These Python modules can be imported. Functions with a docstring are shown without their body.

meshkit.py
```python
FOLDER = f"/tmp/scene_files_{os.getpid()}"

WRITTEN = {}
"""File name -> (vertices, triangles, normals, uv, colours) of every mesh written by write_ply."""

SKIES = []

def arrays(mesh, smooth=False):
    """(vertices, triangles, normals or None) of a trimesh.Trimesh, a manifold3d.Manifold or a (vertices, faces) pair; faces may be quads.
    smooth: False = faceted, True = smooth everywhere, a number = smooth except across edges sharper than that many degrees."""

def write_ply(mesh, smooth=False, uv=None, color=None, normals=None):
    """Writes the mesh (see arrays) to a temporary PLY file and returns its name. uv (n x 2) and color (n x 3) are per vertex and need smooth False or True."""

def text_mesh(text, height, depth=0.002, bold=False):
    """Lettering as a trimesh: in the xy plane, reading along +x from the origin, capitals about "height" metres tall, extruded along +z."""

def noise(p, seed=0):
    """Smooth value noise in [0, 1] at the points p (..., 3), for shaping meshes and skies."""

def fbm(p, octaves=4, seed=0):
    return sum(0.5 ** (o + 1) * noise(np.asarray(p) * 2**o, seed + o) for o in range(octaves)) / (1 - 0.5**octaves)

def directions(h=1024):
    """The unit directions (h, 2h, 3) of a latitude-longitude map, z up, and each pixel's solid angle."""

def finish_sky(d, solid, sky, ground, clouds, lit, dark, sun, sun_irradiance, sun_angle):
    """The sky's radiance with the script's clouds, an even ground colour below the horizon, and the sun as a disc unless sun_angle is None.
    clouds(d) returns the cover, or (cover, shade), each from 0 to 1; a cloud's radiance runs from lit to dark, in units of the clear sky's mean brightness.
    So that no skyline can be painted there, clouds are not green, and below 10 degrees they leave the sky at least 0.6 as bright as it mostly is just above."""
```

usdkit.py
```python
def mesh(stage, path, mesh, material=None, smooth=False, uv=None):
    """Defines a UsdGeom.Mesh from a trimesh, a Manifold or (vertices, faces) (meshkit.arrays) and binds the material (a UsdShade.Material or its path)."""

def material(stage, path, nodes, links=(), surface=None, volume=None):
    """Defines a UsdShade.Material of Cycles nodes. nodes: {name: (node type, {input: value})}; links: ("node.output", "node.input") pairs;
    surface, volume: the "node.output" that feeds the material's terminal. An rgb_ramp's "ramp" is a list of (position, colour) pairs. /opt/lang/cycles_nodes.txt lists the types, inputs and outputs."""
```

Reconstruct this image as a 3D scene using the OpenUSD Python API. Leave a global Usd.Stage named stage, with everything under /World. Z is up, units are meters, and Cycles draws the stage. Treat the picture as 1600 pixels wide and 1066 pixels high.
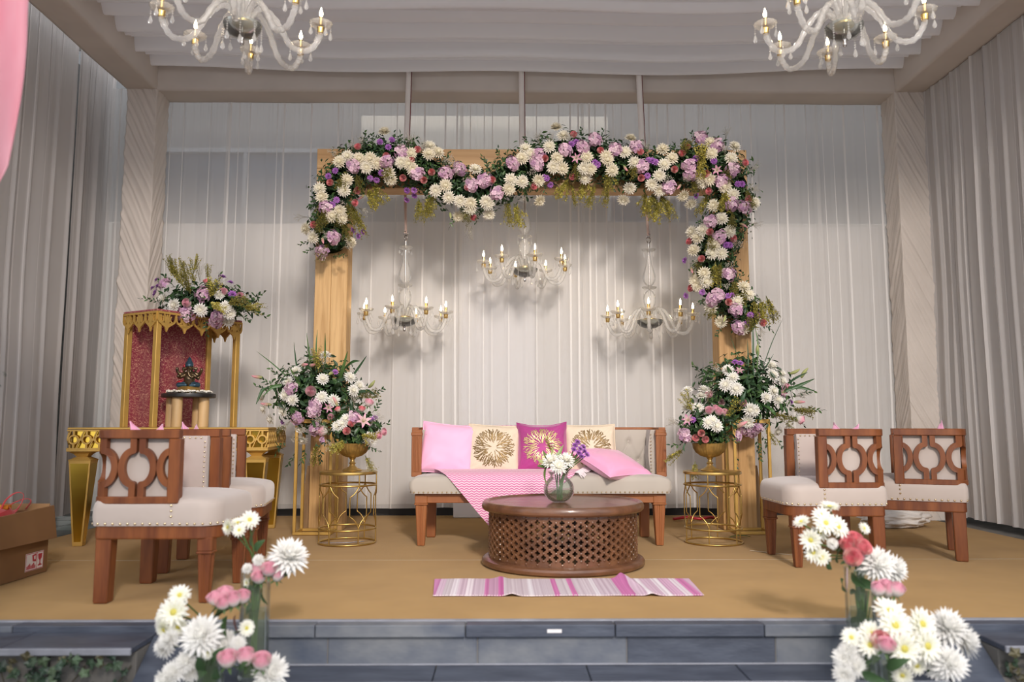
import math, random, numpy as np, trimesh, usdkit, meshkit
from pxr import Usd, UsdGeom, UsdLux, UsdShade, Gf, Sdf, Vt
from shapely.geometry import Polygon, Point, LineString, box as sbox
from shapely.ops import unary_union
from shapely import affinity

stage = Usd.Stage.CreateInMemory()
UsdGeom.SetStageUpAxis(stage, 'Z'); UsdGeom.SetStageMetersPerUnit(stage, 1.0)
UsdGeom.Xform.Define(stage, '/World'); UsdGeom.Scope.Define(stage, '/World/Looks')
PI = math.pi

# ------------------------------------------------------------------ camera, sky, lights, exposure
FPX, EYE = 1240.0, 0.82
PITCH, YAW = math.atan(132 / FPX), math.atan(12 / FPX)
cam = UsdGeom.Camera.Define(stage, '/World/camera')
cam.CreateHorizontalApertureAttr(36.0); cam.CreateFocalLengthAttr(36.0 * FPX / 1600)
cam.CreateFStopAttr(1.5); cam.CreateFocusDistanceAttr(5.9); cam.CreateExposureAttr(0.0)
cam.AddTranslateOp().Set(Gf.Vec3d(0, 0, EYE))
cam.AddRotateZOp().Set(-math.degrees(YAW)); cam.AddRotateXOp().Set(90 + math.degrees(PITCH))

sky = UsdLux.DomeLight.Define(stage, '/World/sky')
sky.CreateColorAttr(Gf.Vec3f(0.93, 0.945, 1.0)); sky.CreateIntensityAttr(0.56)
flood = UsdLux.SphereLight.Define(stage, '/World/flood_lamp')       # the stage lamp on the truss in front of the stage
flood.CreateRadiusAttr(0.62); flood.CreateColorAttr(Gf.Vec3f(1.0, 0.89, 0.80)); flood.CreateIntensityAttr(300.0)
flood.AddTranslateOp().Set(Gf.Vec3d(1.6, -4.6, 5.55))
_aim = np.array([0.15, 7.0, 1.25]) - np.array([1.6, -4.6, 5.55])
flood.AddRotateZOp().Set(math.degrees(math.atan2(-_aim[0], _aim[1]))); flood.AddRotateXOp().Set(90 + math.degrees(math.atan2(_aim[2], math.hypot(_aim[0], _aim[1]))))
_sh = UsdLux.ShapingAPI.Apply(flood.GetPrim()); _sh.CreateShapingConeAngleAttr(24.0); _sh.CreateShapingConeSoftnessAttr(1.0)

def ray(px, py):
    u, w = (px - 800) / FPX, (533 - py) / FPX
    v = (u, math.cos(PITCH) - w * math.sin(PITCH), math.sin(PITCH) + w * math.cos(PITCH))
    c, s = math.cos(YAW), math.sin(YAW)
    return np.array([c * v[0] + s * v[1], -s * v[0] + c * v[1], v[2]])
def at(px, py, y):
    r = ray(px, py); return np.array([0, 0, EYE]) + r * (y / r[1])

# ------------------------------------------------------------------ helpers
used = {}
def numbered(parent, name):
    k = (parent, name); used[k] = used.get(k, -1) + 1
    return name if used[k] == 0 else f'{name}_{used[k]:03d}'
def tag(p, label=None, cat=None, group=None, kind=None):
    for k, v in (('label', label), ('category', cat), ('group', group), ('kind', kind)):
        if v: p.SetCustomDataByKey(k, v)
    return p
def thing(name, label=None, cat=None, loc=(0, 0, 0), rz=0, group=None, kind=None, root='/World'):
    path = f'{root}/{numbered(root, name)}'
    x = UsdGeom.Xform.Define(stage, path)
    x.AddTranslateOp().Set(Gf.Vec3d(*map(float, loc))); x.AddRotateZOp().Set(float(rz))
    tag(x.GetPrim(), label, cat, group, kind); return path
def put(parent, name, b, mat, smooth=35, label=None, cat=None, group=None, kind=None):
    """One mesh of the scene."""
    path = f'{parent}/{numbered(parent, name)}'
    if isinstance(b, B): v, f, c, uv = b.get()
    else: (v, f, _), c, uv = meshkit.arrays(b), None, None
    if c is not None or uv is not None:
        smooth = True if smooth else False
    m = usdkit.mesh(stage, path, (v, f), L[mat], smooth=smooth, uv=uv)
    if c is not None:
        UsdGeom.PrimvarsAPI(m).CreatePrimvar('tint', Sdf.ValueTypeNames.Color3fArray, 'vertex').Set(Vt.Vec3fArray.FromNumpy(np.asarray(c, np.float32)))
    tag(m.GetPrim(), label, cat, group, kind); return path
def copy(src, name, loc, rz, label, cat=None, group=None, tilt=None):
    path = f'/World/{numbered("/World", name)}'
    x = UsdGeom.Xform.Define(stage, path); p = x.GetPrim()
    p.GetReferences().AddInternalReference(src); p.SetInstanceable(True)
    x.ClearXformOpOrder()
    x.AddTranslateOp().Set(Gf.Vec3d(*map(float, loc))); x.AddRotateZOp().Set(float(rz))
    if tilt: x.AddRotateXOp().Set(float(tilt))
    was = stage.GetPrimAtPath(src).GetCustomData()
    tag(p, label, cat or was.get('category'), group or was.get('group')); return path

class B:
    """Collects geometry; becomes one mesh."""
    def __init__(s): s.v, s.f, s.c, s.u, s.n = [], [], [], [], 0
    def add(s, v, f, c=None, uv=None):
        v = np.asarray(v, float); f = np.asarray(f, int)
        if f.shape[1] == 4: f = np.vstack([f[:, [0, 1, 2]], f[:, [0, 2, 3]]])
        s.v.append(v); s.f.append(f + s.n); s.n += len(v)
        if c is not None: s.c.append(np.broadcast_to(np.asarray(c, float), v.shape).copy())
        if uv is not None: s.u.append(np.asarray(uv, float))
        return s
    def tm(s, m, c=None): return s.add(m.vertices, m.faces, c)
    def get(s):
        v, f = np.vstack(s.v), np.vstack(s.f)
        return v, f, (np.vstack(s.c) if s.c else None), (np.vstack(s.u) if s.u else None)
    def box(s, x0, x1, y0, y1, z0, z1, b=0.004, c=None, M=None):
        b = min(b, (x1 - x0) * .45, (y1 - y0) * .45, (z1 - z0) * .45)
        v, f = chamfer_box(x1 - x0, y1 - y0, z1 - z0, b)
        v = v + [(x0 + x1) / 2, (y0 + y1) / 2, (z0 + z1) / 2]
        return s.add(tr(v, M), f, c)
    def lathe(s, prof, n=32, loc=(0, 0, 0), c=None, M=None, ridge=None):
        v, f = lathe(prof, n, ridge); return s.add(tr(v, M) + np.asarray(loc, float), f, c)
    def tube(s, pts, r, n=8, closed=False, c=None, ry=None, cap=True):
        v, f = tube(pts, r, n, closed, ry, cap); return s.add(v, f, c)
    def grid(s, P, c=None, uv=None, wrap=False):
        P = np.asarray(P, float); a, b = P.shape[:2]
        i = np.arange(a * b).reshape(a, b)
        if wrap: i = np.hstack([i, i[:, :1]])
        q = np.stack([i[:-1, :-1], i[:-1, 1:], i[1:, 1:], i[1:, :-1]], -1).reshape(-1, 4)
        if c is not None: c = np.broadcast_to(np.asarray(c, float), P.shape).reshape(-1, 3)
        return s.add(P.reshape(-1, 3), q, c, None if uv is None else np.asarray(uv).reshape(-1, 2))
    def poly(s, p, d, M=None, c=None, fn=None):
        """shapely polygon in xy extruded by d along z"""
        for g in getattr(p, 'geoms', [p]):
            if g.is_empty or g.area < 1e-9: continue
            m = trimesh.creation.extrude_polygon(g, d, engine='earcut')
            v = np.array(m.vertices)
            if fn: v = fn(v)
            s.add(tr(v, M), m.faces, c)
        return s
_cb = {}
def chamfer_box(x, y, z, b):
    k = (round(x, 5), round(y, 5), round(z, 5), round(b, 5))
    if k not in _cb:
        h = np.array([x, y, z]) / 2; pts = []
        for sx in (-1, 1):
            for sy in (-1, 1):
                for sz in (-1, 1):
                    for a in range(3):
                        p = h - b; p[a] = h[a]; pts.append(p * [sx, sy, sz])
        m = trimesh.convex.convex_hull(np.array(pts)); _cb[k] = (np.array(m.vertices), np.array(m.faces))
    return _cb[k]
def tr(v, M):
    v = np.asarray(v, float)
    return v if M is None else v @ np.asarray(M)[:3, :3].T + np.asarray(M)[:3, 3]
def mat4(R=None, t=(0, 0, 0)):
    M = np.eye(4); 
    if R is not None: M[:3, :3] = R
    M[:3, 3] = t; return M
def rot(ax, deg):
    return trimesh.transformations.rotation_matrix(math.radians(deg), {'x': (1, 0, 0), 'y': (0, 1, 0), 'z': (0, 0, 1)}[ax] if isinstance(ax, str) else ax)
def face_to(n, up=(0, 0, 1), roll=0.0):
    """rotation taking +z to n"""
    n = np.asarray(n, float); n = n / np.linalg.norm(n)
    a = np.cross(up, n); 
    if np.linalg.norm(a) < 1e-4: a = np.array([1.0, 0, 0])
    a /= np.linalg.norm(a); b = np.cross(n, a)
    c, s = math.cos(roll), math.sin(roll)
    return np.stack([c * a + s * b, -s * a + c * b, n], 1)
def lathe(prof, n, ridge=None):
    p = np.asarray(prof, float); t = np.linspace(0, 2 * PI, n, endpoint=False)
    r = np.maximum(p[:, 0], 1e-4)[:, None] * np.ones(n)[None]
    if ridge: r = r * (1 + ridge[0] * np.cos(ridge[1] * t))[None]
    v = np.stack([r * np.cos(t), r * np.sin(t), np.broadcast_to(p[:, 1:2], r.shape)], -1)
    i = np.arange(len(p) * n).reshape(len(p), n); i = np.hstack([i, i[:, :1]])
    q = np.stack([i[:-1, :-1], i[:-1, 1:], i[1:, 1:], i[1:, :-1]], -1).reshape(-1, 4)
    if p[-1, 1] < p[0, 1]: q = q[:, ::-1]
    return v.reshape(-1, 3), np.vstack([q[:, [0, 1, 2]], q[:, [0, 2, 3]]])
def tube(pts, r, n=8, closed=False, ry=None, cap=True):
    p = np.asarray(pts, float); k = len(p)
    r = np.broadcast_to(np.asarray(r, float), (k,)); ry = r if ry is None else np.broadcast_to(np.asarray(ry, float), (k,))
    t = (np.roll(p, -1, 0) - np.roll(p, 1, 0)) if closed else np.gradient(p, axis=0)
    t /= np.maximum(np.linalg.norm(t, axis=1, keepdims=True), 1e-9)
    u = np.cross(t[0], (0, 0, 1.0)); 
    if np.linalg.norm(u) < .1: u = np.cross(t[0], (0, 1.0, 0))
    a = np.linspace(0, 2 * PI, n, endpoint=False); V = []
    for j in range(k):
        u = u - t[j] * u.dot(t[j]); u /= np.linalg.norm(u); w = np.cross(t[j], u)
        V.append(p[j] + (np.cos(a) * r[j])[:, None] * u + (np.sin(a) * ry[j])[:, None] * w)
    V = np.vstack(V); i = np.arange(k * n).reshape(k, n); i = np.hstack([i, i[:, :1]])
    if closed: i = np.vstack([i, i[:1]])
    q = np.stack([i[:-1, :-1], i[:-1, 1:], i[1:, 1:], i[1:, :-1]], -1).reshape(-1, 4)
    f = np.vstack([q[:, [0, 1, 2]], q[:, [0, 2, 3]]])
    if cap and not closed:
        c0 = [[0, j + 1, j] for j in range(1, n - 1)]; o = (k - 1) * n
        f = np.vstack([f, c0, [[o, o + j, o + j + 1] for j in range(1, n - 1)]])
    return V, f
def spline(pts, m=8):
    p = np.asarray(pts, float); P = np.vstack([2 * p[0] - p[1], p, 2 * p[-1] - p[-2]]); out = []
    for i in range(1, len(P) - 2):
        a, b, c, d = P[i - 1:i + 3]
        for t in np.linspace(0, 1, m, endpoint=False):
            out.append(.5 * (2 * b + (c - a) * t + (2 * a - 5 * b + 4 * c - d) * t * t + (3 * b - 3 * c + d - a) * t ** 3))
    return np.array(out + [p[-1]])
# ------------------------------------------------------------------ materials
L = {}
def mat(name, col, rough=.6, metal=0, var=0, scale=8, stretch=None, bump=0, bscale=None, trans=0, sheen=0, coat=0, spec=.5, col2=None, detail=4, clear=0, tint=None, emis=None):
    """principled surface, colour varied by noise in object space, optional bump, translucent share, see-through share"""
    N = {'p': ('principled_bsdf', dict(base_color=col, roughness=rough, metallic=metal, sheen_weight=sheen, coat_weight=coat, specular_ior_level=spec))}
    K = []; out = 'p.BSDF'
    if emis: N['p'][1].update(emission_color=emis[0], emission_strength=emis[1])
    N['tc'] = ('texture_coordinate', {}); N['mp'] = ('mapping', dict(scale=stretch or (1, 1, 1))); K.append(('tc.object', 'mp.vector'))
    src = None
    if var or col2 is not None:
        c2 = col2 if col2 is not None else tuple(x * (1 - var) for x in col)
        N['n'] = ('noise_texture', dict(scale=scale, detail=detail, roughness=.55)); K.append(('mp.vector', 'n.vector'))
        N['r'] = ('rgb_ramp', dict(ramp=[(.32, c2), (.68, col)])); K.append(('n.fac', 'r.fac')); src = 'r.color'
    if tint:
        N['a'] = ('attribute', dict(attribute='tint')); src = 'a.color'
    if src: K.append((src, 'p.base_color'))
    if bump:
        N['bn'] = ('noise_texture', dict(scale=bscale or scale, detail=5, roughness=.6)); K.append(('mp.vector', 'bn.vector'))
        N['b'] = ('bump', dict(strength=bump, distance=.01)); K += [('bn.fac', 'b.height'), ('b.normal', 'p.normal')]
    if trans:
        N['t'] = ('translucent_bsdf', dict(color=col)); N['m'] = ('mix_closure', dict(fac=trans))
        if src: K.append((src, 't.color'))
        K += [(out, 'm.closure1'), ('t.BSDF', 'm.closure2')]; out = 'm.closure'
    if clear:
        N['tp'] = ('transparent_bsdf', {}); N['m2'] = ('mix_closure', dict(fac=clear)); K += [(out, 'm2.closure1'), ('tp.BSDF', 'm2.closure2')]; out = 'm2.closure'
    L[name] = usdkit.material(stage, f'/World/Looks/{name}', N, K, surface=out)
mat('sheer', (.80, .785, .765), .85, trans=.25, clear=.36, sheen=.2)
mat('lining', (.78, .765, .75), .9, trans=.15)
mat('lining_cool', (.93, .93, .97), .9, trans=.15)
mat('side_cloth', (.62, .59, .57), .85, trans=.22, sheen=.2)
mat('side_pleat', (.72, .69, .67), .85, trans=.15)
mat('side_roof', (.5, .48, .46), .9, trans=.5)
mat('sheer_pleat', (.825, .81, .79), .85, trans=.12)
mat('roof_cloth', (.76, .74, .74), .8, trans=.08, sheen=.2)
mat('beam_cloth', (.74, .67, .605), .85, var=.08, scale=3, bump=.25, bscale=5, stretch=(1, 1, 1), trans=.08)
mat('outer_cloth', (.09, .088, .085), .9)
mat('carpet', (.43, .255, .082), .95, col2=(.37, .215, .066), scale=2.2, bump=.5, bscale=220, sheen=.1, spec=.1)
mat('seam', (.56, .46, .32), .9)
mat('slate', (.075, .088, .118), .45, col2=(.042, .05, .072), scale=5, bump=.25, bscale=18, stretch=(1, 3, 3))
mat('slate_pale', (.19, .20, .21), .55, col2=(.07, .085, .12), scale=3.5, bump=.25, bscale=14, stretch=(1, 1, 1.5))
mat('slate_edge', (.28, .29, .33), .6, var=.3, scale=9)
mat('concrete', (.19, .18, .165), .9, var=.45, scale=4, bump=.4, bscale=20)
mat('soil', (.03, .024, .018), .95, var=.4, scale=20, bump=.6)
mat('dark_tile', (.02, .035, .035), .3); mat('green_tile', (.10, .15, .14), .3, var=.3, scale=5)
mat('black', (.012, .012, .013), .6); mat('ground', (.22, .21, .20), .9, var=.2, scale=2)
mat('chair_wood', (.215, .070, .021), .45, col2=(.115, .033, .012), scale=5, stretch=(4, 4, .6), bump=.12, bscale=14, coat=.04, spec=.35)
mat('sofa_wood', (.30, .112, .038), .42, col2=(.25, .085, .030), scale=6, stretch=(3, 3, .7), bump=.1, bscale=12, coat=.05, spec=.35)
mat('velvet', (.45, .385, .345), .75, var=.10, scale=3, sheen=.5, bump=.1, bscale=6)
mat('sofa_cloth', (.43, .385, .33), .75, var=.10, scale=3, sheen=.4, bump=.08, bscale=6)
mat('nail', (.75, .62, .40), .25, metal=1)
mat('walnut', (.165, .072, .034), .30, col2=(.085, .036, .018), scale=5, stretch=(.7, 3, 3), bump=.15, bscale=18, coat=.2)
mat('gold', (.62, .42, .13), .30, metal=.85, var=.25, scale=6)
mat('gold_paint', (.56, .345, .085), .5, metal=.35, var=.2, scale=7)
mat('gold_mirror', (.78, .53, .08), .22, metal=1)
mat('brass', (.80, .55, .20), .22, metal=1); mat('chrome', (.45, .42, .40), .25, metal=1)
mat('bronze', (.22, .15, .075), .32, metal=.85, col2=(.07, .055, .045), scale=25)
mat('bronze_blue', (.035, .075, .11), .35, metal=.4); mat('bronze_red', (.36, .02, .03), .4, metal=.2)
mat('antique_brass', (.50, .32, .10), .36, metal=.6, var=.4, scale=20)
mat('stool_leg', (.60, .40, .19), .45, var=.3, scale=4, stretch=(3, 3, .5))
mat('black_top', (.022, .019, .018), .35, var=.5, scale=20)
mat('blossom', (.80, .76, .66), .8)
mat('bulb', (1, .8, .5), .3, emis=((1.0, .78, .48), 26.0))
mat('petal', (.8, .8, .8), .6, tint=True, trans=.22, sheen=.2)
mat('leaf', (.05, .1, .03), .42, tint=True, trans=.18)
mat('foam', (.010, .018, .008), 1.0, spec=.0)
mat('cardboard', (.235, .120, .048), .85, var=.12, scale=4, bump=.1, bscale=40)
mat('cardboard_inner', (.30, .165, .07), .9); mat('white_paper', (.72, .70, .70), .7); mat('red_ink', (.42, .035, .05), .7)
mat('red_cloth', (.62, .012, .022), .6, sheen=.3, var=.2, scale=6); mat('orange_cloth', (.70, .26, .02), .6)
mat('pink_satin', (.86, .38, .58), .38, sheen=.4, var=.06, scale=3); mat('pink_quilt', (.86, .42, .60), .6, sheen=.5)
mat('cream_cloth', (.69, .57, .43), .8, var=.05, scale=30); mat('magenta', (.42, .025, .22), .6, sheen=.8, var=.35, scale=4)
mat('pink_drape', (.68, .21, .28), .8, col2=(.72, .40, .47), scale=2.5, stretch=(3, 1, .4), trans=.3)
mat('gold_thread', (.62, .47, .24), .35, metal=.7); mat('bronze_thread', (.22, .145, .06), .4, metal=.6)
mat('white_cloth', (.70, .66, .62), .85, var=.1, scale=6); mat('white_pole', (.88, .82, .77), .6); mat('strap', (.62, .46, .40), .6)
mat('pole_tape', (.20, .06, .06), .6); mat('fringe', (.80, .72, .74), .9)
mat('plaster', (.62, .60, .53), .9); mat('frame_white', (.34, .37, .40), .5); mat('blind_cloth', (.62, .66, .72), .9)
mat('house_grey', (.20, .205, .205), .9)
mat('water_stem', (.12, .22, .05), .5)
def glass(name, tint, rough=.02, body=.0, bodycol=(.9, .9, .9), f0=1.5, boost=1.0):
    N = {'t': ('transparent_bsdf', dict(color=tint)), 'g': ('glossy_bsdf', dict(color=(1, 1, 1), roughness=rough)),
         'd': ('translucent_bsdf', dict(color=bodycol)), 'd2': ('diffuse_bsdf', dict(color=bodycol)), 'dm': ('mix_closure', dict(fac=.5)),
         'f': ('fresnel', dict(IOR=f0)), 'mu': ('math', dict(math_type='multiply', value2=boost, use_clamp=True)), 'm': ('mix_closure', {}), 'b': ('mix_closure', dict(fac=body))}
    K = [('f.fac', 'mu.value1'), ('mu.value', 'm.fac'), ('t.BSDF', 'b.closure1'), ('d.BSDF', 'dm.closure1'), ('d2.BSDF', 'dm.closure2'), ('dm.closure', 'b.closure2'), ('b.closure', 'm.closure1'), ('g.BSDF', 'm.closure2')]
    L[name] = usdkit.material(stage, f'/World/Looks/{name}', N, K, surface='m.closure')
glass('crystal', (.98, .98, .97), .06, .27, (1, .99, .97), 1.32, .8)
glass('crystal_bowl', (.82, .85, .84), .08, .25, (.72, .74, .72), 1.45, 1.0)
glass('vase_glass', (.95, .97, .96), .01, .04, (.8, .85, .83), 1.3, .7)
glass('water', (.86, .90, .80), .01, .10, (.42, .46, .30), 1.2, .6)
glass('pane_glass', (.72, .80, .88), .02, .10, (.7, .78, .86), 1.5, 1.0)
glass('bag_plastic', (.9, .88, .88), .1, .25, (.85, .8, .82), 1.5, 1.0)
def wood(name, c1, c2, axis='z', scale=26, var=3.0):
    """planed pine with long grain"""
    st = {'z': (1, 1, .05), 'x': (.05, 1, 1), 'y': (1, .05, 1)}[axis]
    N = {'tc': ('texture_coordinate', {}), 'mp': ('mapping', dict(scale=st)), 'w': ('noise_texture', dict(scale=scale, detail=6, roughness=.65, distortion=.6)), 'n2': ('noise_texture', dict(scale=var, detail=2)),
         'r': ('rgb_ramp', dict(ramp=[(.30, c2), (.46, tuple((a + b) / 2 for a, b in zip(c1, c2))), (.62, c1)])), 'r2': ('rgb_ramp', dict(ramp=[(.3, (.72, .62, .5)), (.6, (1, 1, 1))])),
         'mx': ('mix', dict(mix_type='multiply', fac=.8)), 'b': ('bump', dict(strength=.2, distance=.004)), 'p': ('principled_bsdf', dict(roughness=.55))}
    K = [('tc.object', 'mp.vector'), ('mp.vector', 'w.vector'), ('mp.vector', 'n2.vector'), ('w.fac', 'r.fac'), ('n2.fac', 'r2.fac'), ('r.color', 'mx.color1'), ('r2.color', 'mx.color2'), ('mx.color', 'p.base_color'), ('w.fac', 'b.height'), ('b.normal', 'p.normal')]
    L[name] = usdkit.material(stage, f'/World/Looks/{name}', N, K, surface='p.BSDF')
wood('pine', (.66, .43, .19), (.44, .25, .085), 'z'); wood('pine_beam', (.52, .33, .15), (.37, .21, .08), 'x', 22); wood('pine_old', (.38, .245, .12), (.20, .12, .055), 'z')
# woven chevron throw (uv in metres)
N = {'uv': ('texture_coordinate', {}), 's': ('separate_xyz', {}), 'u': ('math', dict(math_type='multiply', value2=1 / .017)), 'pp': ('math', dict(math_type='pingpong', value2=1.0)),
     'h': ('math', dict(math_type='multiply', value2=.55)), 'v': ('math', dict(math_type='multiply', value2=1 / .0165)), 'a': ('math', dict(math_type='add')), 'fr': ('math', dict(math_type='fraction')),
     'r': ('rgb_ramp', dict(ramp=[(.50, (.60, .17, .34)), (.57, (.80, .58, .64)), (.95, (.80, .58, .64)), (1.0, (.60, .17, .34))])), 'p': ('principled_bsdf', dict(roughness=.85, sheen_weight=.3))}
L['chevron'] = usdkit.material(stage, '/World/Looks/chevron', N, [('uv.UV', 's.vector'), ('s.x', 'u.value1'), ('u.value', 'pp.value1'), ('pp.value', 'h.value1'), ('s.y', 'v.value1'), ('h.value', 'a.value1'), ('v.value', 'a.value2'), ('a.value', 'fr.value1'), ('fr.value', 'r.fac'), ('r.color', 'p.base_color')], surface='p.BSDF')
# striped rag runner (object x)
N = {'tc': ('texture_coordinate', {}), 's': ('separate_xyz', {}), 'm': ('math', dict(math_type='multiply_add', value2=1 / 1.36, value3=.5)), 'wn': ('noise_texture', dict(dimensions='1D', scale=70, detail=1)), 'tm': ('math', dict(math_type='multiply', value2=1.0)),
     'r': ('rgb_ramp', dict(interpolate=False, ramp=[(0, (.62, .25, .48)), (.025, (.66, .48, .60)), (.05, (.62, .55, .58)), (.075, (.80, .74, .78)), (.10, (.64, .50, .58)), (.13, (.80, .72, .76)), (.155, (.62, .5, .57)), (.20, (.60, .20, .42)), (.215, (.55, .32, .45)), (.25, (.58, .15, .38)), (.268, (.60, .52, .55)), (.36, (.74, .70, .73)), (.38, (.60, .52, .56)), (.45, (.58, .18, .40)), (.467, (.62, .55, .58)), (.51, (.60, .18, .40)), (.53, (.62, .54, .58)), (.60, (.74, .70, .73)), (.615, (.60, .5, .56)), (.69, (.58, .18, .40)), (.74, (.64, .48, .58)), (.78, (.80, .74, .78)), (.80, (.62, .45, .55)), (.84, (.80, .74, .78)), (.87, (.64, .40, .55)), (.91, (.78, .70, .75)), (.94, (.60, .2, .42)), (.97, (.66, .45, .58)), (1, (.62, .25, .48))])),
     'r2': ('rgb_ramp', dict(ramp=[(.3, (.75, .68, .72)), (.65, (1.0, 1.0, 1.0))])), 'mx': ('mix', dict(mix_type='multiply', fac=.9)), 'p': ('principled_bsdf', dict(roughness=.9))}
L['runner'] = usdkit.material(stage, '/World/Looks/runner', N, [('tc.object', 's.vector'), ('s.x', 'm.value1'), ('m.value', 'r.fac'), ('s.x', 'tm.value1'), ('tm.value', 'wn.w'), ('wn.fac', 'r2.fac'), ('r.color', 'mx.color1'), ('r2.color', 'mx.color2'), ('mx.color', 'p.base_color')], surface='p.BSDF')
# crimson brocade with gold flecks
N = {'tc': ('texture_coordinate', {}), 'mp': ('mapping', dict(scale=(1, 1, 1.5))), 'v': ('voronoi_texture', dict(feature='smooth_f1', scale=55, smoothness=.3)), 'n': ('noise_texture', dict(scale=90, detail=3, distortion=1.5)),
     'r': ('rgb_ramp', dict(ramp=[(.54, (.22, .006, .032)), (.60, (.60, .34, .24))])), 'p': ('principled_bsdf', dict(roughness=.45, sheen_weight=.3))}
L['brocade'] = usdkit.material(stage, '/World/Looks/brocade', N, [('tc.object', 'mp.vector'), ('mp.vector', 'n.vector'), ('n.fac', 'r.fac'), ('r.color', 'p.base_color')], surface='p.BSDF')
# ------------------------------------------------------------------ the setting
BACK, LEFT, RIGHT, ROOF, FRONT = 7.27, -3.75, 3.88, 4.14, 3.0
def folds(s, seed, step=(.07, .2), h=(.012, .03), w=(.007, .014), broad=.03):
    """depth of pleated cloth along its width s"""
    r = random.Random(seed); y = broad * (meshkit.fbm(np.stack([s * 2.2, s * 0, s * 0 + seed], -1), 3) - .5) * 2
    p = s.min() - .1
    while p < s.max() + .1:
        hh, ww = r.uniform(*h), r.uniform(*w)
        y = y + hh * np.exp(-((s - p) / ww) ** 2) * r.choice((1, 1, 1, -.7)); p += r.uniform(*step)
    return y
def curtain(parent, name, a, b, z0, z1, nrm, seed, m, gather=.5, res=.0085, pleats=False, **k):
    """cloth hung from a to b (xy), folding towards nrm"""
    a, b, nrm = np.array(a, float), np.array(b, float), np.array(nrm, float)
    Ls = np.linalg.norm(b - a); s = np.linspace(0, Ls, int(Ls / res)); z = np.concatenate([np.linspace(z0, z0 + .1, 4), np.linspace(z0 + .2, z1 - .35, 14), np.linspace(z1 - .25, z1, 6)])
    d1, d2 = folds(s + seed * 7.3, seed, **k), folds(s * 1.5 + seed * 3.1, seed + 50, step=(.03, .09), h=(.006, .016), w=(.005, .01), broad=.015)
    t = (z - z0) / (z1 - z0); P = np.zeros((len(z), len(s), 3))
    for j in range(len(z)):
        g = max(0, (t[j] - .75) / .25) ** 1.5 * gather
        w = .05 * (meshkit.noise(np.stack([s * 1.3, s * 0 + z[j] * .9, s * 0 + seed], -1)) - .5)
        ss = s + .02 * (meshkit.noise(np.stack([s * .8 + 4, s * 0 + z[j] * .5, s * 0 + seed], -1)) - .5)
        d = d1 * (1 - g) + d2 * g + w * (1 - t[j]) * .8
        xy = a + (b - a) * (np.clip(ss, 0, Ls) / Ls)[:, None] + nrm * d[:, None]
        P[j, :, :2] = xy; P[j, :, 2] = z[j] + (0 if j else .012 * meshkit.noise(np.stack([s * 5, s * 0, s * 0], -1)))
    b = B().grid(P)
    if pleats:                                      # narrow doubled pleats stitched on the front of the sheer
        r = random.Random(seed + 9); q = r.uniform(.02, .1); pb = B()
        while q < Ls - .03:
            i0 = int(q / Ls * len(s)); i1 = i0 + r.choice((1, 1, 2)); pb.grid(P[:, i0:i1 + 1] + np.array([*nrm, 0]) * .004); q += r.choice((r.uniform(.05, .12), r.uniform(.12, .26)))
    o = put(parent, name, b, m, True)
    if pleats: put(o, 'stitched_pleats', pb, pleats, True, kind='stuff', label='narrow brighter pleats of doubled cloth')
    return o
wb = thing('wall_back', kind='structure')
xs = [-3.72, -2.62, -1.55, -.42, .72, 1.83, 2.95, 3.86]
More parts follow.
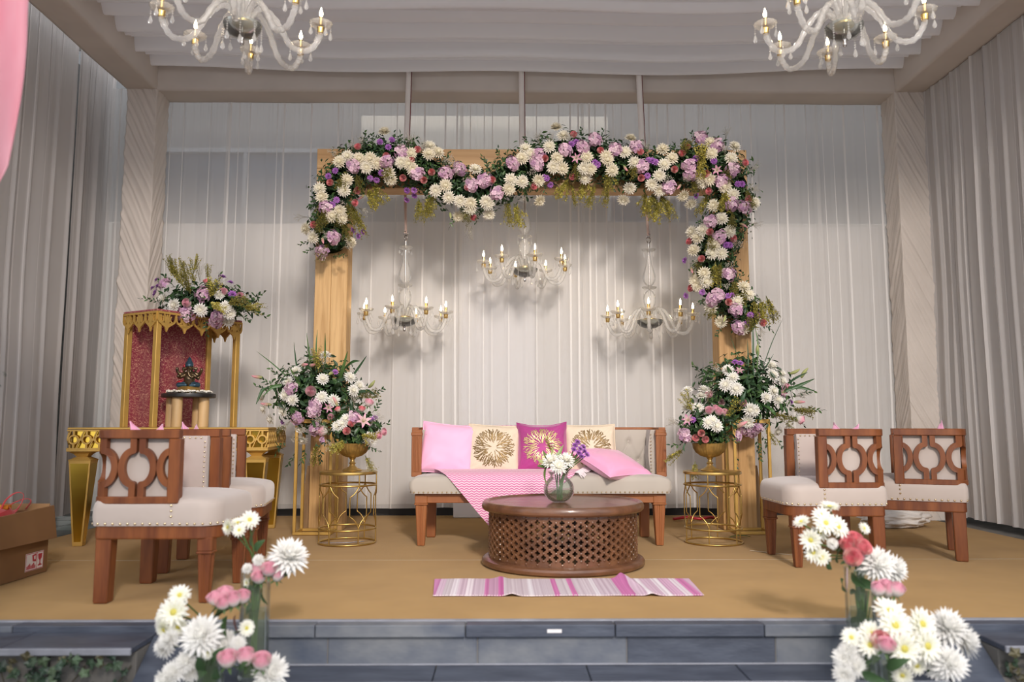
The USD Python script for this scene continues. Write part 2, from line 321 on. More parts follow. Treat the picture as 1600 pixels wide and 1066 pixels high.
for i in range(7): curtain(wb, 'curtain_panel', (xs[i], BACK), (xs[i + 1] + .03, BACK - .008 * (i % 2)), .075, 4.0, (0, -1), 11 + i, 'sheer', pleats='sheer_pleat', h=(.004, .010), w=(.012, .022), step=(.09, .24))
for i, (x0, x1, zt, m) in enumerate([(-3.7, -1.9, 2.72, 'lining'), (-1.9, -.42, 2.74, 'lining'), (-.42, .29, 2.74, 'lining_cool'), (.29, 1.75, 2.74, 'lining'), (1.75, 3.84, 2.70, 'lining')]):
    curtain(wb, 'lining_panel', (x0, BACK + .10), (x1, BACK + .10), .10, zt, (0, -1), 31 + i, m, broad=.015, h=(.004, .012))
wl = thing('wall_left', kind='structure'); ys = [3.0, 4.1, 5.3, 6.70, 7.35]
for i in range(4): curtain(wl, 'curtain_panel', (LEFT + .012 * (i % 2), ys[i] + (.018 if i == 3 else 0)), (LEFT + .012 * (i % 2), ys[i + 1] + (.05 if i != 2 else 0)), .06, 4.36, (1, 0), 61 + i, 'side_cloth', step=(.14, .3), h=(.012, .03), w=(.012, .02), broad=.035, pleats='side_pleat')
wr = thing('wall_right', kind='structure')
for i in range(4): curtain(wr, 'curtain_panel', (RIGHT - .012 * (i % 2), ys[i]), (RIGHT - .012 * (i % 2), ys[i + 1] + .05), .05, 4.36, (-1, 0), 71 + i, 'side_cloth', step=(.09, .2), h=(.014, .032), w=(.012, .022), broad=.035, pleats='side_pleat')
for x in (LEFT - .62, RIGHT + .60): put('/World', 'trim_7', B().box(x, x + .02, FRONT, 7.9, -.3, 4.5, .004), 'outer_cloth', 20, kind='structure')
for x0, x1 in ((LEFT - .62, -3.38), (3.80, RIGHT + .62)): put('/World', 'trim_8', B().box(x0, x1, FRONT - .1, BACK + .15, 4.44, 4.46, .004), 'side_roof', 20, kind='structure')
# ruched ceiling cloth, its folds running across the stage
y = np.linspace(FRONT, BACK + .1, 520); rr = random.Random(5); z = np.zeros_like(y); p = FRONT
while p < BACK + .1:
    w = rr.uniform(.05, .17); t = np.clip((y - p) / w, 0, 1); ins = (y >= p) & (y < p + w)
    z[ins] -= (rr.uniform(.7, 1.15) * w * np.sin(PI * t[ins] ** rr.uniform(.55, .95))); p += w
x = np.linspace(-3.40, 3.82, 60); P = np.zeros((len(x), len(y), 3))
for i, xx in enumerate(x):
    yy = y + .05 * (meshkit.noise(np.stack([y * 1.2, y * 0 + xx * .45, y * 0], -1)) - .5) + .012 * math.sin(xx * 1.1)
    P[i] = np.stack([y * 0 + xx, yy, ROOF + .03 + z * (1 - .12 * math.cos(xx * 2.1)) - .05 * math.cos(PI * (xx - .05) / 7.8)], -1)
cl = thing('ceiling', kind='structure'); put(cl, 'ruched_cloth', B().grid(P[::-1]), 'roof_cloth', True)
# cloth-wrapped beams and pillars
def wrapped(name, a, b, w, h, seed, ruche=0, wrinkle=.008):
    """square bar from a to b under wrapped cloth; w sideways, h along the second normal"""
    a, b = np.array(a, float), np.array(b, float); d = b - a; Ln = np.linalg.norm(d); d /= Ln
    u = np.cross(d, (0, 0, 1.0)); u = np.array([1.0, 0, 0]) if np.linalg.norm(u) < .1 else u / np.linalg.norm(u); v = np.cross(u, d)
    n, nl = (26, int(Ln / .012)) if ruche else (10, int(Ln / .04))
    q = []
    for k, (p0, p1) in enumerate([((-1, -1), (1, -1)), ((1, -1), (1, 1)), ((1, 1), (-1, 1)), ((-1, 1), (-1, -1))]):
        for t in np.linspace(0, 1, n, endpoint=False): q.append(((p0[0] + (p1[0] - p0[0]) * t) * w / 2, (p0[1] + (p1[1] - p0[1]) * t) * h / 2, k + t))
    q = np.array(q); s = np.linspace(0, Ln, nl); P = np.zeros((nl, len(q), 3))
    for j, sj in enumerate(s):
        r = np.linalg.norm(q[:, :2], axis=1); nx = q[:, :2] / r[:, None]
        dd = wrinkle * 2 * (meshkit.fbm(np.stack([q[:, 0] * 5 + seed, q[:, 1] * 14, q[:, 0] * 0 + sj * (1.5 if not ruche else 3)], -1), 3) - .5)
        if ruche:
            tri = np.abs(((q[:, 2] / 2) % 1) * 2 - 1)           # cloth wound in alternating slants
            ph = sj + ruche * tri * .55 + .05 * meshkit.noise(np.stack([q[:, 2], q[:, 2] * 0 + sj * 2, q[:, 2] * 0 + seed], -1))
            k = meshkit.noise(np.stack([ph * 21, ph * 0, ph * 0 + seed], -1)) * .6 + meshkit.noise(np.stack([ph * 47, ph * 0 + 3, ph * 0 + seed], -1)) * .4
            dd = dd + .022 * (k - .5)
        c = q[:, :2] + nx * dd[:, None]
        P[j] = a + d * sj + c[:, :1] * u + c[:, 1:2] * v
    return put('/World', name, B().grid(P, wrap=True), 'beam_cloth', True, kind='structure')
wrapped('trim_1', (-3.30, 7.13, 4.0), (3.73, 7.13, 4.0), .27, .27, 1)
wrapped('trim_2', (-3.31, FRONT, 4.005), (-3.31, 7.0, 4.005), .27, .27, 2)
wrapped('trim_3', (3.73, FRONT, 4.005), (3.73, 7.0, 4.005), .27, .27, 3)
wrapped('trim_4', (-3.30, 7.11, 0), (-3.30, 7.11, 3.87), .27, .26, 4, ruche=1.0)
wrapped('trim_5', (3.72, 7.11, 0), (3.72, 7.11, 3.87), .28, .26, 5, ruche=1.0)
wrapped('trim_6', (-3.45, 3.10, 4.0), (3.85, 3.10, 4.0), .27, .27, 6)
# floor: carpet laid in two widths over the stage slab
fl = thing('floor', kind='structure')
def cloth_slab(x0, x1, y0, y1, z0, z1, ny=12, nx=60, amp=.002, seed=0):
    X, Y = np.meshgrid(np.linspace(x0, x1, nx), np.linspace(y0, y1, ny), indexing='ij')
    Z = z1 - amp + amp * meshkit.fbm(np.stack([X * 1.7, Y * 1.7, X * 0 + seed], -1), 3); b = B().grid(np.stack([X, Y, Z], -1)[::-1])
    b.box(x0, x1, y0, y1, z0, z1 - amp - .0005, .0005); return b
put(fl, 'carpet_strip', cloth_slab(-3.3, 3.75, 3.48, 4.985, -.006, .0), 'carpet', 20)
put(fl, 'carpet_strip', cloth_slab(-3.3, 3.75, 4.997, 7.45, -.006, .0, seed=2), 'carpet', 20)
put(fl, 'carpet_seam', B().box(-3.3, 3.75, 4.980, 5.002, -.006, -.0015, .001), 'seam')
put(fl, 'stage_slab', B().box(-4.3, 4.5, 3.41, 7.9, -.30, -.007, .002), 'concrete')
k = 0
for i in range(3):
    for j in range(7):
        put(fl, 'floor_tile', B().box(-4.28 + i * .325, -4.28 + i * .325 + .32, 5.1 + j * .325, 5.1 + j * .325 + .32, -.0065, -.001, .002), 'dark_tile' if (i + j) % 2 else 'green_tile')
put('/World', 'carpet_tape', B().add(*tube([(1.62, 5.33, .001), (1.80, 5.17, .001), (1.95, 5.06, .001)], .009, 6, ry=.0012)), 'seam', label='pale strip of tape stuck on the carpet under the near right chair', cat='tape')
bb = thing('baseboard_back', kind='structure')
xx = np.linspace(-3.6, 3.8, 200)
put(bb, 'skirting_board', B().grid(np.stack([np.stack([xx, 7.40 + .02 * meshkit.noise(np.stack([xx * 3, xx * 0, xx * 0], -1)), xx * 0 + zz], -1) for zz in (-.006, .06, .12, .19)])[:, ::-1]), 'black', True)
# slate stage edge
def tiles(parent, x0, x1, step, y0, y1, z0, z1, m, seed, name='slate_tile', gap=.004, off=0):
    r = random.Random(seed); x = x0 - off
    while x < x1 - .01:
        a, b = max(x, x0), min(x + step, x1)
        if b - a > .02: put(parent, name, B().box(a + gap / 2, b - gap / 2, y0, y1, z0, z1 - r.uniform(0, .002), .003), m if isinstance(m, str) else r.choice(m))
        x += step
XL, XR = -1.42, 1.93                                # outer edges of the steps' cheeks
ed = thing('stage_edge', kind='structure')
put(ed, 'edge_strip', B().box(-4.3, 4.5, 3.455, 3.482, -.02, .003, .002), 'slate_edge')
tiles(ed, -4.3, 4.5, .62, 3.385, 3.455, -.05, 0.0, ['slate', 'slate_pale'], 3, off=.2)
tiles(ed, -4.3, XL, .62, 3.15, 3.384, -.048, -.024, 'slate', 4, 'ledge_tile', off=.1)
tiles(ed, XR, 4.5, .62, 3.15, 3.384, -.048, -.024, 'slate', 5, 'ledge_tile', off=.3)
put(ed, 'ledge_lip', B().box(-4.3, XL, 3.138, 3.15, -.050, -.025, .002), 'slate_edge'); put(ed, 'ledge_lip', B().box(XR, 4.5, 3.138, 3.15, -.050, -.025, .002), 'slate_edge')
sp = thing('stone_steps', kind='structure')
IL, IR = XL + .20, XR - .20
for i in range(4):
    zt, zb, yf = -.165 * i, -.165 * (i + 1), 3.41 - .22 * i
    tiles(sp, IL, IR, .62, yf - .004, yf + .02, zb, zt - .05 if i == 0 else zt - .028, ['slate_pale', 'slate_pale', 'slate'], 10 + i, 'riser_tile', off=.13 + .2 * i)
    put(sp, 'riser_joint', B().box(IL, IR, yf - .010, yf + .0, zb, zb + .006, .001), 'slate_edge')
    if i < 3:
        tiles(sp, IL, IR, .62, yf - .225, yf, zb - .026, zb, 'slate', 20 + i, 'tread_tile', off=.3 - .1 * i)
        put(sp, 'nosing', B().box(IL, IR, yf - .235, yf - .224, zb - .03, zb + .0015, .002), 'slate_edge')
    put(sp, 'step_core', B().box(IL, IR, yf - .21, 3.405, zb - .3, zb - .028, .002), 'concrete')
for s, x0, x1 in ((0, XL, XL + .2), (1, XR - .2, XR)):          # sloping cheek slabs beside the steps
    q = np.array([(3.384, -.028), (3.34, -.030), (2.42, -.69), (2.42, -.77), (3.34, -.11), (3.384, -.108)])
    b = B(); b.poly(Polygon(q), x1 - x0, M=mat4(np.array([[0, 0, 1.0], [1, 0, 0], [0, 1, 0]]), (x0, 0, 0)))
    put(sp, 'cheek_slab', b, 'slate', 20)
    b = B().poly(Polygon([(3.405, -.112), (3.33, -.125), (2.44, -.78), (2.44, -1.0), (3.405, -1.0)]), x1 - x0 - .03, M=mat4(np.array([[0, 0, 1.0], [1, 0, 0], [0, 1, 0]]), (x0 + .015, 0, 0)))
    put(sp, 'cheek_wall', b, 'concrete', 20)
pl = thing('planter', kind='structure')
for x0, x1 in ((-4.3, XL), (XR, 4.5)):
    tiles(pl, x0, x1, .52, 3.20, 3.40, -.62, -.050, 'concrete', 33, 'wall_block', gap=.008, off=.06)
    put(pl, 'soil_bed', B().box(x0, x1, 2.2, 3.2, -.70, -.42, .01), 'soil')
put('/World', 'ground', B().box(-30, 30, -25, 30, -1.1, -.69, .01), 'ground', kind='structure')
# the house behind the sheer curtain
hs = thing('house_wall', kind='structure'); Y0 = 8.3
put(hs, 'wall_face', B().box(-5, 5.5, Y0 + .1, Y0 + .3, -.69, 3.0, .01), 'plaster')
put(hs, 'upper_wall', B().box(-5, 5.5, Y0 + .14, Y0 + .3, 3.0, 5.2, .01), 'house_grey')
put(hs, 'parapet', B().box(-1.55, 1.12, Y0 - .02, Y0 + .14, 3.55, 4.15, .01), 'plaster')
for x0, x1, z0, z1 in ((-3.7, -1.9, 2.95, 3.75), (1.15, 2.6, 3.0, 3.72)):
    put(hs, 'window_frame', B().box(x0, x1, Y0 + .03, Y0 + .13, z0 - .06, z0, .005).box(x0, x1, Y0 + .03, Y0 + .13, z1, z1 + .05, .005).box(x0 - .05, x0, Y0 + .03, Y0 + .13, z0, z1, .005).box(x1, x1 + .05, Y0 + .03, Y0 + .13, z0, z1, .005).box((x0 + x1) / 2 - .02, (x0 + x1) / 2 + .02, Y0 + .03, Y0 + .13, z0, z1, .005), 'frame_white')
    put(hs, 'window_pane', B().box(x0, x1, Y0 + .085, Y0 + .092, z0, z1, .001), 'pane_glass')
    put(hs, 'window_blind', B().box(x0, x1, Y0 + .115, Y0 + .135, z0, z1, .002), 'blind_cloth')
# ------------------------------------------------------------------ chairs: low tub back, lattice of rings outside, velvet inside; facing +x, near side -y
def upath(xr, xf, hw, rad, n=7):
    """the U of the back seen from above: from the front of the -y side round the rear to the front of the +y side"""
    a = [(xf, -hw)] + [(xr + rad - rad * math.sin(t), -hw + rad - rad * math.cos(t)) for t in np.linspace(0, PI / 2, n)]
    a += [(xr + rad - rad * math.cos(t), hw - rad + rad * math.sin(t)) for t in np.linspace(0, PI / 2, n)] + [(xf, hw)]
    return np.array(a)
class Path:
    def __init__(s, p, sg=1):
        s.sg = sg; s.p = np.asarray(p, float); d = np.diff(s.p, axis=0); s.l = np.concatenate([[0], np.cumsum(np.linalg.norm(d, axis=1))]); s.L = s.l[-1]
    def at(s, q, off=0):
        q = np.asarray(q, float)
        x, y = np.interp(q, s.l, s.p[:, 0]), np.interp(q, s.l, s.p[:, 1])
        e = .012; xa, ya, xb, yb = (np.interp(np.clip(q + k, 0, s.L), s.l, s.p[:, c]) for k in (-e, e) for c in (0, 1))
        tx, ty = xb - xa, yb - ya; n = np.hypot(tx, ty); off = np.asarray(off, float) * s.sg
        return np.stack([x + ty / n * off, y - tx / n * off], -1)          # off: outwards
def band(path, s0, s1, o0, o1, z0, z1, n=None, bev=.004):
    """bar of rectangular section following the path"""
    n = n or max(2, int((s1 - s0) / .025) + 1); q = np.linspace(s0, s1, n)
    sec = [(o0 + bev, z0), (o1 - bev, z0), (o1, z0 + bev), (o1, z1 - bev), (o1 - bev, z1), (o0 + bev, z1), (o0, z1 - bev), (o0, z0 + bev)]
    P = np.stack([np.concatenate([path.at(q, o), np.full((n, 1), zz)], 1) for o, zz in sec], 1)
    b = B().grid(P, wrap=True); b.add(P[0], [[0, j + 1, j] for j in range(1, 7)][::-1]); b.add(P[-1], [[0, j, j + 1] for j in range(1, 7)][::-1]); return b
def bracket(path, s, zc, R, zt, zb, side, w=.030, th=.026, o=0.0):
    """half of a ring with stems to the rails, bent along the path"""
    g = .006; a = np.linspace(0, PI / 2, 9); pts = [(g + w / 2, zt)] + [(g + w / 2 + (R - w / 2) * 0, zc + R + .004)]
    pts += [(g + w / 2 + (R - w / 2 - g) * math.sin(t), zc + R * math.cos(t) + .004 * math.cos(t)) for t in a[1:]]
    pts = pts + [(x, 2 * zc - z) for x, z in pts[::-1][1:]]
    pts[-1] = (pts[-1][0], zb)
    poly = LineString(pts).buffer(w / 2, cap_style=2, join_style=1, resolution=4)
    poly = poly.intersection(sbox(g, zb, R + .05, zt))
    if side < 0: poly = affinity.scale(poly, -1, 1, origin=(0, 0))
    def fn(v):
        xy = path.at(np.clip(v[:, 0] + s, 0.002, path.L - .002), o + v[:, 2]); return np.column_stack([xy, v[:, 1]])
    return B().poly(poly, th, fn=fn)
def cushion(x0, x1, y0, y1, z0, z1, crown, rf, rr=.02, n=26, seed=0, edge=.03):
    """upholstered seat: rounded plan, bulging sides, crowned top"""
    cx, cy, hx, hy = (x0 + x1) / 2, (y0 + y1) / 2, (x1 - x0) / 2, (y1 - y0) / 2
    def plan(rf, rr):
        p = sbox(x0, y0, x1, y1); m = []
        for (px, py, r, a0) in ((x1, y1, rf, 0), (x0, y1, rr, 90), (x0, y0, rr, 180), (x1, y0, rf, 270)):
            sx, sy = (1 if px == x1 else -1), (1 if py == y1 else -1)
            for t in np.linspace(a0, a0 + 90, 8): m.append((px - sx * r + r * math.cos(math.radians(t)), py - sy * r + r * math.sin(math.radians(t))))
        q = []
        for k in range(len(m)):
            a, b = np.array(m[k]), np.array(m[(k + 1) % len(m)]); c = max(1, int(np.linalg.norm(b - a) / .05))
            for t in range(c): q.append(a + (b - a) * t / c)
        return np.array(q)
    p = plan(rf, rr); c = np.array([cx, cy]); rows = []
    prof = [(1.0, z0), (1.006, z0 + .015), (1.014, (z0 * 2 + z1) / 3), (1.012, (z0 + 2 * z1) / 3), (1.0, z1 - .018), (.975, z1 - .004)]
    prof += [(k, z1 + crown * (1 - k ** 2.6)) for k in (.93, .85, .72, .55, .35, .15, .02)]
    for k, z in prof:
        xy = c + (p - c) * k
        zz = z + (.006 * (meshkit.fbm(np.column_stack([xy * 7, np.full(len(xy), seed)]), 3) - .5) if k < 1.01 and z > z0 + .03 else 0)
        bulge = 1 + .006 * (meshkit.fbm(np.column_stack([xy * 5, np.full(len(xy), z * 18 + seed)]), 2) - .5) * 2
        rows.append(np.column_stack([c + (xy - c) * bulge[:, None], np.full(len(xy), 1.0) * zz]))
    return B().grid(np.array(rows), wrap=True), p
def studs(b, pts, nrm, r=.0062):
    for p, n in zip(pts, nrm):
        b.lathe([(r, 0), (r * .8, r * .45), (r * .3, r * .7), (0.0001, r * .72)], 6, M=mat4(face_to(n), p))
    return b
def leg(x, y, w0, w1, h, fluted, lean=(0, 0), collar=True):
    b = B(); z0 = .002
    if fluted:
        b.box(x - w0 * .56, x + w0 * .56, y - w0 * .56, y + w0 * .56, h - .065, h, .005)
        b.box(x - w0 * .60, x + w0 * .60, y - w0 * .60, y + w0 * .60, h - .075, h - .063, .003); top = h - .075
    else: top = h
    rows = []
    for t, w in ((top, w0), (top * .5, (w0 + w1) / 2), (z0 + .01, w1), (z0, w1 * .92)):
        f = 1 - t / top; hw = w / 2; ring = []
        for k in range(4):
            c0, c1 = [(-1, -1), (1, -1), (1, 1), (-1, 1)][k], [(1, -1), (1, 1), (-1, 1), (-1, -1)][k]
            for u, dpt in ((.06, 0), (.30, 0), (.34, .07), (.46, .07), (.5, 0), (.54, .07), (.66, .07), (.70, 0), (.94, 0)) if fluted else ((.06, 0), (.94, 0)):
                px, py = c0[0] + (c1[0] - c0[0]) * u, c0[1] + (c1[1] - c0[1]) * u
                nx, ny = [(0, -1), (1, 0), (0, 1), (-1, 0)][k]
                ring.append((x + (px - nx * dpt * 1.4) * hw + lean[0] * f, y + (py - ny * dpt * 1.4) * hw + lean[1] * f, t))
        rows.append(ring)
    b.grid(np.array(rows), wrap=True); n = len(rows[0]); b.add(rows[-1], [[0, j + 1, j] for j in range(1, n - 1)]); b.add(rows[0], [[0, j, j + 1] for j in range(1, n - 1)])
    return b
def make_chair(label, loc, rz):
    t = thing('tub_chair', label, 'chair', loc, rz, 'low tub chairs beside the sofa')
    for y in (-1, 1): put(t, 'leg', leg(.235, y * .232, .062, .042, .30, True), 'chair_wood', 25, label='tapered fluted front leg')
    for y in (-1, 1): put(t, 'leg', leg(-.232, y * .235, .072, .066, .33, False, (-.004, 0)), 'chair_wood', 25)
    s, plan = cushion(-.285, .30, -.285, .285, .355, .472, .035, .10, .03, seed=len(label))
    ap = B(); A = np.array([[np.r_[p * k, z] for p in plan] for k, z in ((.975, .356), (.975, .300), (.965, .294), (.90, .294), (.90, .356))]); ap.grid(A[::-1], wrap=True)
    put(t, 'apron', ap, 'chair_wood', 25); put(t, 'seat', s, 'velvet', True)
    U = Path(upath(-.275, .105, .262, .055), -1); z0, z1 = .455, .800
    put(t, 'top_rail', band(U, 0, U.L, -.022, .026, z1 - .042, z1), 'chair_wood', 30)
    put(t, 'bottom_rail', band(U, 0, U.L, -.008, .024, z0, z0 + .034), 'chair_wood', 30)
    for k in (0, 1):
        y = -.262 if k == 0 else .262
        put(t, 'front_post', B().box(0.060, .113, y - .0275, y + .0275, z0 + .003, z1 - .043, .004), 'chair_wood', 25)
    side = U.L - 0; zc = (z0 + .034 + z1 - .042) / 2
    cs = [.012, .192, .372]                                # ring centres along the near side, then the rear, then the far side
    rear0 = .372; cs2 = list(np.linspace(.372, U.L - .372, 4))
    centres = [.012, .192] + cs2 + [U.L - .192, U.L - .012]
    for c in centres:
        for sd in (-1, 1):
            if (c < .05 and sd < 0) or (c > U.L - .05 and sd > 0): continue
            put(t, 'lattice_bracket', bracket(U, c, zc, .0745, z1 - .042, z0 + .034, sd, o=-.006), 'chair_wood', 30)
    # inner upholstery with one button on each side
    q = np.linspace(.05, U.L - .05, 66); zz = np.linspace(z0 + .02, z1 - .035, 13); btn = [.20, U.L / 2 - .13, U.L / 2 + .13, U.L - .20]
    P = np.zeros((len(zz), len(q), 3))
    for i, z in enumerate(zz):
        o = -.052 - .010 * math.sin(PI * i / 12)
        d = sum(.022 * np.exp(-(((q - c) / .035) ** 2 + ((z - .635) / .035) ** 2)) + .007 * np.exp(-((z - .635) / .007) ** 2) * (np.abs(q - c) < .13) for c in btn)
        P[i, :, :2] = U.at(q, o + d); P[i, :, 2] = z
    back = B().grid(P); P2 = P.copy()
    for i, z in enumerate(zz): P2[i, :, :2] = U.at(q, -.012)
    back.grid(P2[:, ::-1]); back.grid(np.stack([P[-1], P2[-1]])); back.grid(np.stack([P2[0], P[0]])); back.grid(np.stack([P[:, 0], P2[:, 0]]).swapaxes(0, 1)[:, ::-1]); back.grid(np.stack([P2[:, -1], P[:, -1]]).swapaxes(0, 1)[:, ::-1])
    bk = put(t, 'back_upholstery', back, 'velvet', 40)
    for c in btn:
        xy = U.at(c, -.045)[None][0]; n = U.at(c, -.5) - U.at(c, 0)
        put(bk, 'button', B().lathe([(.012, 0), (.011, .004), (.006, .008), (.0001, .009)], 12, M=mat4(face_to((n[0], n[1], 0)), (xy[0], xy[1], .635))), 'velvet', True)
    b = B(); d = np.vstack([plan, plan[:1]]); pt = Path(d); m = int(pt.L / .034)
    qs = (np.arange(m) + .5) * pt.L / m; xy, xo = pt.at(qs, .003), pt.at(qs, .2); n = np.column_stack([xo - xy, np.zeros(m)]); studs(b, np.column_stack([xy * 1.004, np.full(m, .366)]), n)
    for s0 in (.062,):
        for sg in (-1, 1):
            for z in (.40, .425, .45): studs(b, [(.085, sg * .292, z)], [(0, sg, 0)])
    for q0 in (.058, U.L - .058):
        zs = np.arange(z0 + .045, z1 - .05, .026); xy = U.at(q0, -.066); n = U.at(q0, -1) - U.at(q0, 0); studs(b, [(xy[0], xy[1], z) for z in zs], [(n[0], n[1], 0)] * len(zs), .005)
    for q0 in np.arange(.075, U.L - .06, .03):
        xy = U.at(q0, -.058); n = U.at(q0, -1) - U.at(q0, 0); studs(b, [(xy[0], xy[1], z1 - .045)], [(n[0], n[1], 0)], .005)
    put(t, 'nailhead_trim', b, 'nail', True, label='row of small metal nailheads', kind='stuff')
    return t
CH = [('carved wooden tub chair at the far left front, nearest to the cardboard box', (-1.632, 4.055, 0), 0),
      ('carved wooden tub chair in the left pair, standing behind the nearer one', (-1.715, 4.84, 0), 9),
      ('carved wooden tub chair on the right, the one closer to the sofa', (1.945, 4.945, 0), 180),
      ('carved wooden tub chair at the far right, beside the right curtain', (2.665, 5.225, 0), 156)]
c0 = make_chair(*CH[0])
for l, p, r in CH[1:]: copy(c0, 'tub_chair', p, r, l)
# ------------------------------------------------------------------ pillows
def pillow(w, h, t, seed, n=26, pinch=.06, sag=.0):
    """square cushion lying in xz with its face towards -y; returns the mesh and its front surface"""
    u = np.linspace(-1, 1, n); U_, V_ = np.meshgrid(u, u, indexing='ij')
    prof = (np.maximum(0, 1 - np.abs(U_) ** 2.4) * np.maximum(0, 1 - np.abs(V_) ** 2.4)) ** .48
    k = 1 - pinch * (1 - np.abs(V_) ** 2.0) * np.abs(U_) ** 3; k2 = 1 - pinch * (1 - np.abs(U_) ** 2.0) * np.abs(V_) ** 3
    X, Z = U_ * w / 2 * k, V_ * h / 2 * k2
    nz = meshkit.fbm(np.stack([U_ * 1.6 + seed, V_ * 1.6, U_ * 0], -1), 3) - .5
    r = np.hypot(np.abs(U_) - 1, np.abs(V_) - 1); ang = np.arctan2(1 - np.abs(V_), 1 - np.abs(U_))
    wr = .010 * np.sin(ang * 13 + seed) * np.exp(-(r / .55) ** 2) * np.minimum(1, r * 4)
    Z = Z - sag * (V_ > 0) * V_ * (1 - U_ ** 2)
    f = lambda s: np.stack([X + .004 * nz, s * (prof * t / 2 * (1 + .35 * nz) + wr * prof), Z], -1)
    F, Bk = f(-1), f(1)
    b = B().grid(F); b.grid(Bk[::-1]); return b, F
def burst(F, seed, n=54, r0=.16, r1=.78, w=.0027, branchy=True):
    """coral-like strokes radiating over the front of a pillow"""
    from scipy.interpolate import RegularGridInterpolator
    u = np.linspace(-1, 1, F.shape[0]); itp = RegularGridInterpolator((u, u), F); r = random.Random(seed); b = B()
    def P(x, z): return itp(np.clip(np.stack([x, z], -1), -.98, .98)) + [0, -.0025, 0]
    def stroke(x, z, w0, w1, up):
        q = P(x, z); k = len(q); d = np.gradient(q, axis=0); s = np.cross(d, (0, 1.0, 0)); s /= np.maximum(np.linalg.norm(s, axis=1, keepdims=True), 1e-9)
        ww = np.linspace(w0, w1, k)[:, None]; b.grid(np.stack([q - s * ww, q + (0, -.0016, 0), q + s * ww], 1))
    for k in range(n):
        a = 2 * PI * k / n + r.uniform(-.05, .05); rr = np.linspace(r0 * r.uniform(.6, 3.2), r1 * r.uniform(.86, 1.04), 9)
        aa = a + .06 * np.sin(rr * 9 + r.uniform(0, 6)); stroke(rr * np.cos(aa), rr * np.sin(aa), w * .8, w, 0)
        for _ in range(3 if branchy else 1):
            f = r.uniform(.35, .9) * r1; da = r.choice((-1, 1)) * r.uniform(.05, .13); q = np.linspace(f, min(r1 * 1.02, f + r.uniform(.10, .2)), 5); ab = a + da * (q - f) / (q[-1] - f)
            stroke(q * np.cos(ab), q * np.sin(ab), w * .7, w * .85, 0)
    return b
def add_pillow(label, m, w, h, t, loc, R, seed, cat='pillow', group=None, thread=None, **k):
    x = thing('throw_pillow', label, cat, loc, 0, group); b, F = pillow(w, h, t, seed, **k); M = mat4(R)
    b.v = [tr(v, M) for v in b.v]; put(x, 'cover', b, m, True)
    if thread:
        e = burst(F, seed); e.v = [tr(v, M) for v in e.v]; put(x, 'embroidered_burst', e, thread, True)
    hw, hh = w / 2 * .985, h / 2 * .985
    pi = B(); q = []
    for (a, c) in (((-1, -1), (1, -1)), ((1, -1), (1, 1)), ((1, 1), (-1, 1)), ((-1, 1), (-1, -1))):
        for s in np.linspace(0, 1, 9)[:-1]:
            uu, vv = a[0] + (c[0] - a[0]) * s, a[1] + (c[1] - a[1]) * s; kk = 1 - k.get('pinch', .06) * (1 - vv ** 2) * abs(uu) ** 3; k2 = 1 - k.get('pinch', .06) * (1 - uu ** 2) * abs(vv) ** 3
            q.append((uu * w / 2 * kk, 0, vv * h / 2 * k2 - k.get('sag', 0) * max(0, vv) * (1 - uu ** 2)))
    pi.tube(tr(np.array(q), M), .0035, 5, closed=True); put(x, 'piping', pi, m, True)
    return x
rx = lambda a: rot('x', a)[:3, :3]; ry = lambda a: rot('y', a)[:3, :3]; rz_ = lambda a: rot('z', a)[:3, :3]
# pillows on the four chairs: only the tips show above the rails
for (l, (x, y, _), r), g in zip(CH, (0, 1, 2, 3)):
    a = math.radians(r); px, py = x - .15 * math.cos(a), y - .15 * math.sin(a)
    add_pillow(['pink satin pillow inside the nearest left tub chair, corners peeping over the rail', 'pink satin pillow inside the rear left tub chair, corners peeping over the rail', 'pink satin pillow inside the right tub chair nearer to the sofa', 'pink satin pillow inside the far right tub chair, one corner showing'][g],
               'pink_satin', .36, .36, .10, (px, py, .655 if g < 3 else .60), rz_(r + 90 + (0 if g < 3 else 6)) @ (rx(-9) @ (ry(45) if g == 3 else ry(2))), 40 + g, pinch=.08, sag=.035 if g < 3 else 0)
# ------------------------------------------------------------------ sofa
SX = .25
so = thing('sofa', 'long grey upholstered wooden sofa with tufted back under the flower arch', 'sofa', (SX, 5.80, 0))
for x in (-.82, .82): put(so, 'leg', leg(x, -.225, .078, .050, .352, True), 'sofa_wood', 25, label='tapered fluted front leg')
for x in (-.79, .79): put(so, 'leg', leg(x, .20, .075, .065, .32, False), 'sofa_wood', 25)
s, plan = cushion(-.888, .888, -.305, .26, .356, .470, .03, .035, .03, seed=9)
# the rounded edge faces the camera: corners softened at the front by the profile
put(so, 'seat', s, 'sofa_cloth', True)
put(so, 'apron', B().box(-.80, .80, -.262, -.232, .290, .356, .004).box(-.80, .80, -.272, -.26, .336, .356, .003).box(-.80, .80, .20, .23, .29, .356, .004).box(-.855, -.825, -.19, .2, .29, .356, .004).box(.825, .855, -.19, .2, .29, .356, .004), 'sofa_wood', 25)
U = Path(np.array([(x, y) for y, x in [(-.02, -.888)] + [(-.02 + .0, -.888)]][:1] + [(-.888, .18)] + [(-.888 + .06 - .06 * math.cos(t), .18 + .06 * math.sin(t)) for t in np.linspace(.2, PI / 2, 5)] + [(.888 - .06 + .06 * math.sin(t), .18 + .06 * math.cos(t)) for t in np.linspace(0, PI / 2 - .2, 5)] + [(.888, .18), (.888, -.02)]), -1)
put(so, 'top_rail', band(U, 0, U.L, -.018, .030, .786, .806), 'sofa_wood', 30)
put(so, 'bottom_rail', band(U, 0, U.L, -.018, .024, .455, .480), 'sofa_wood', 30)
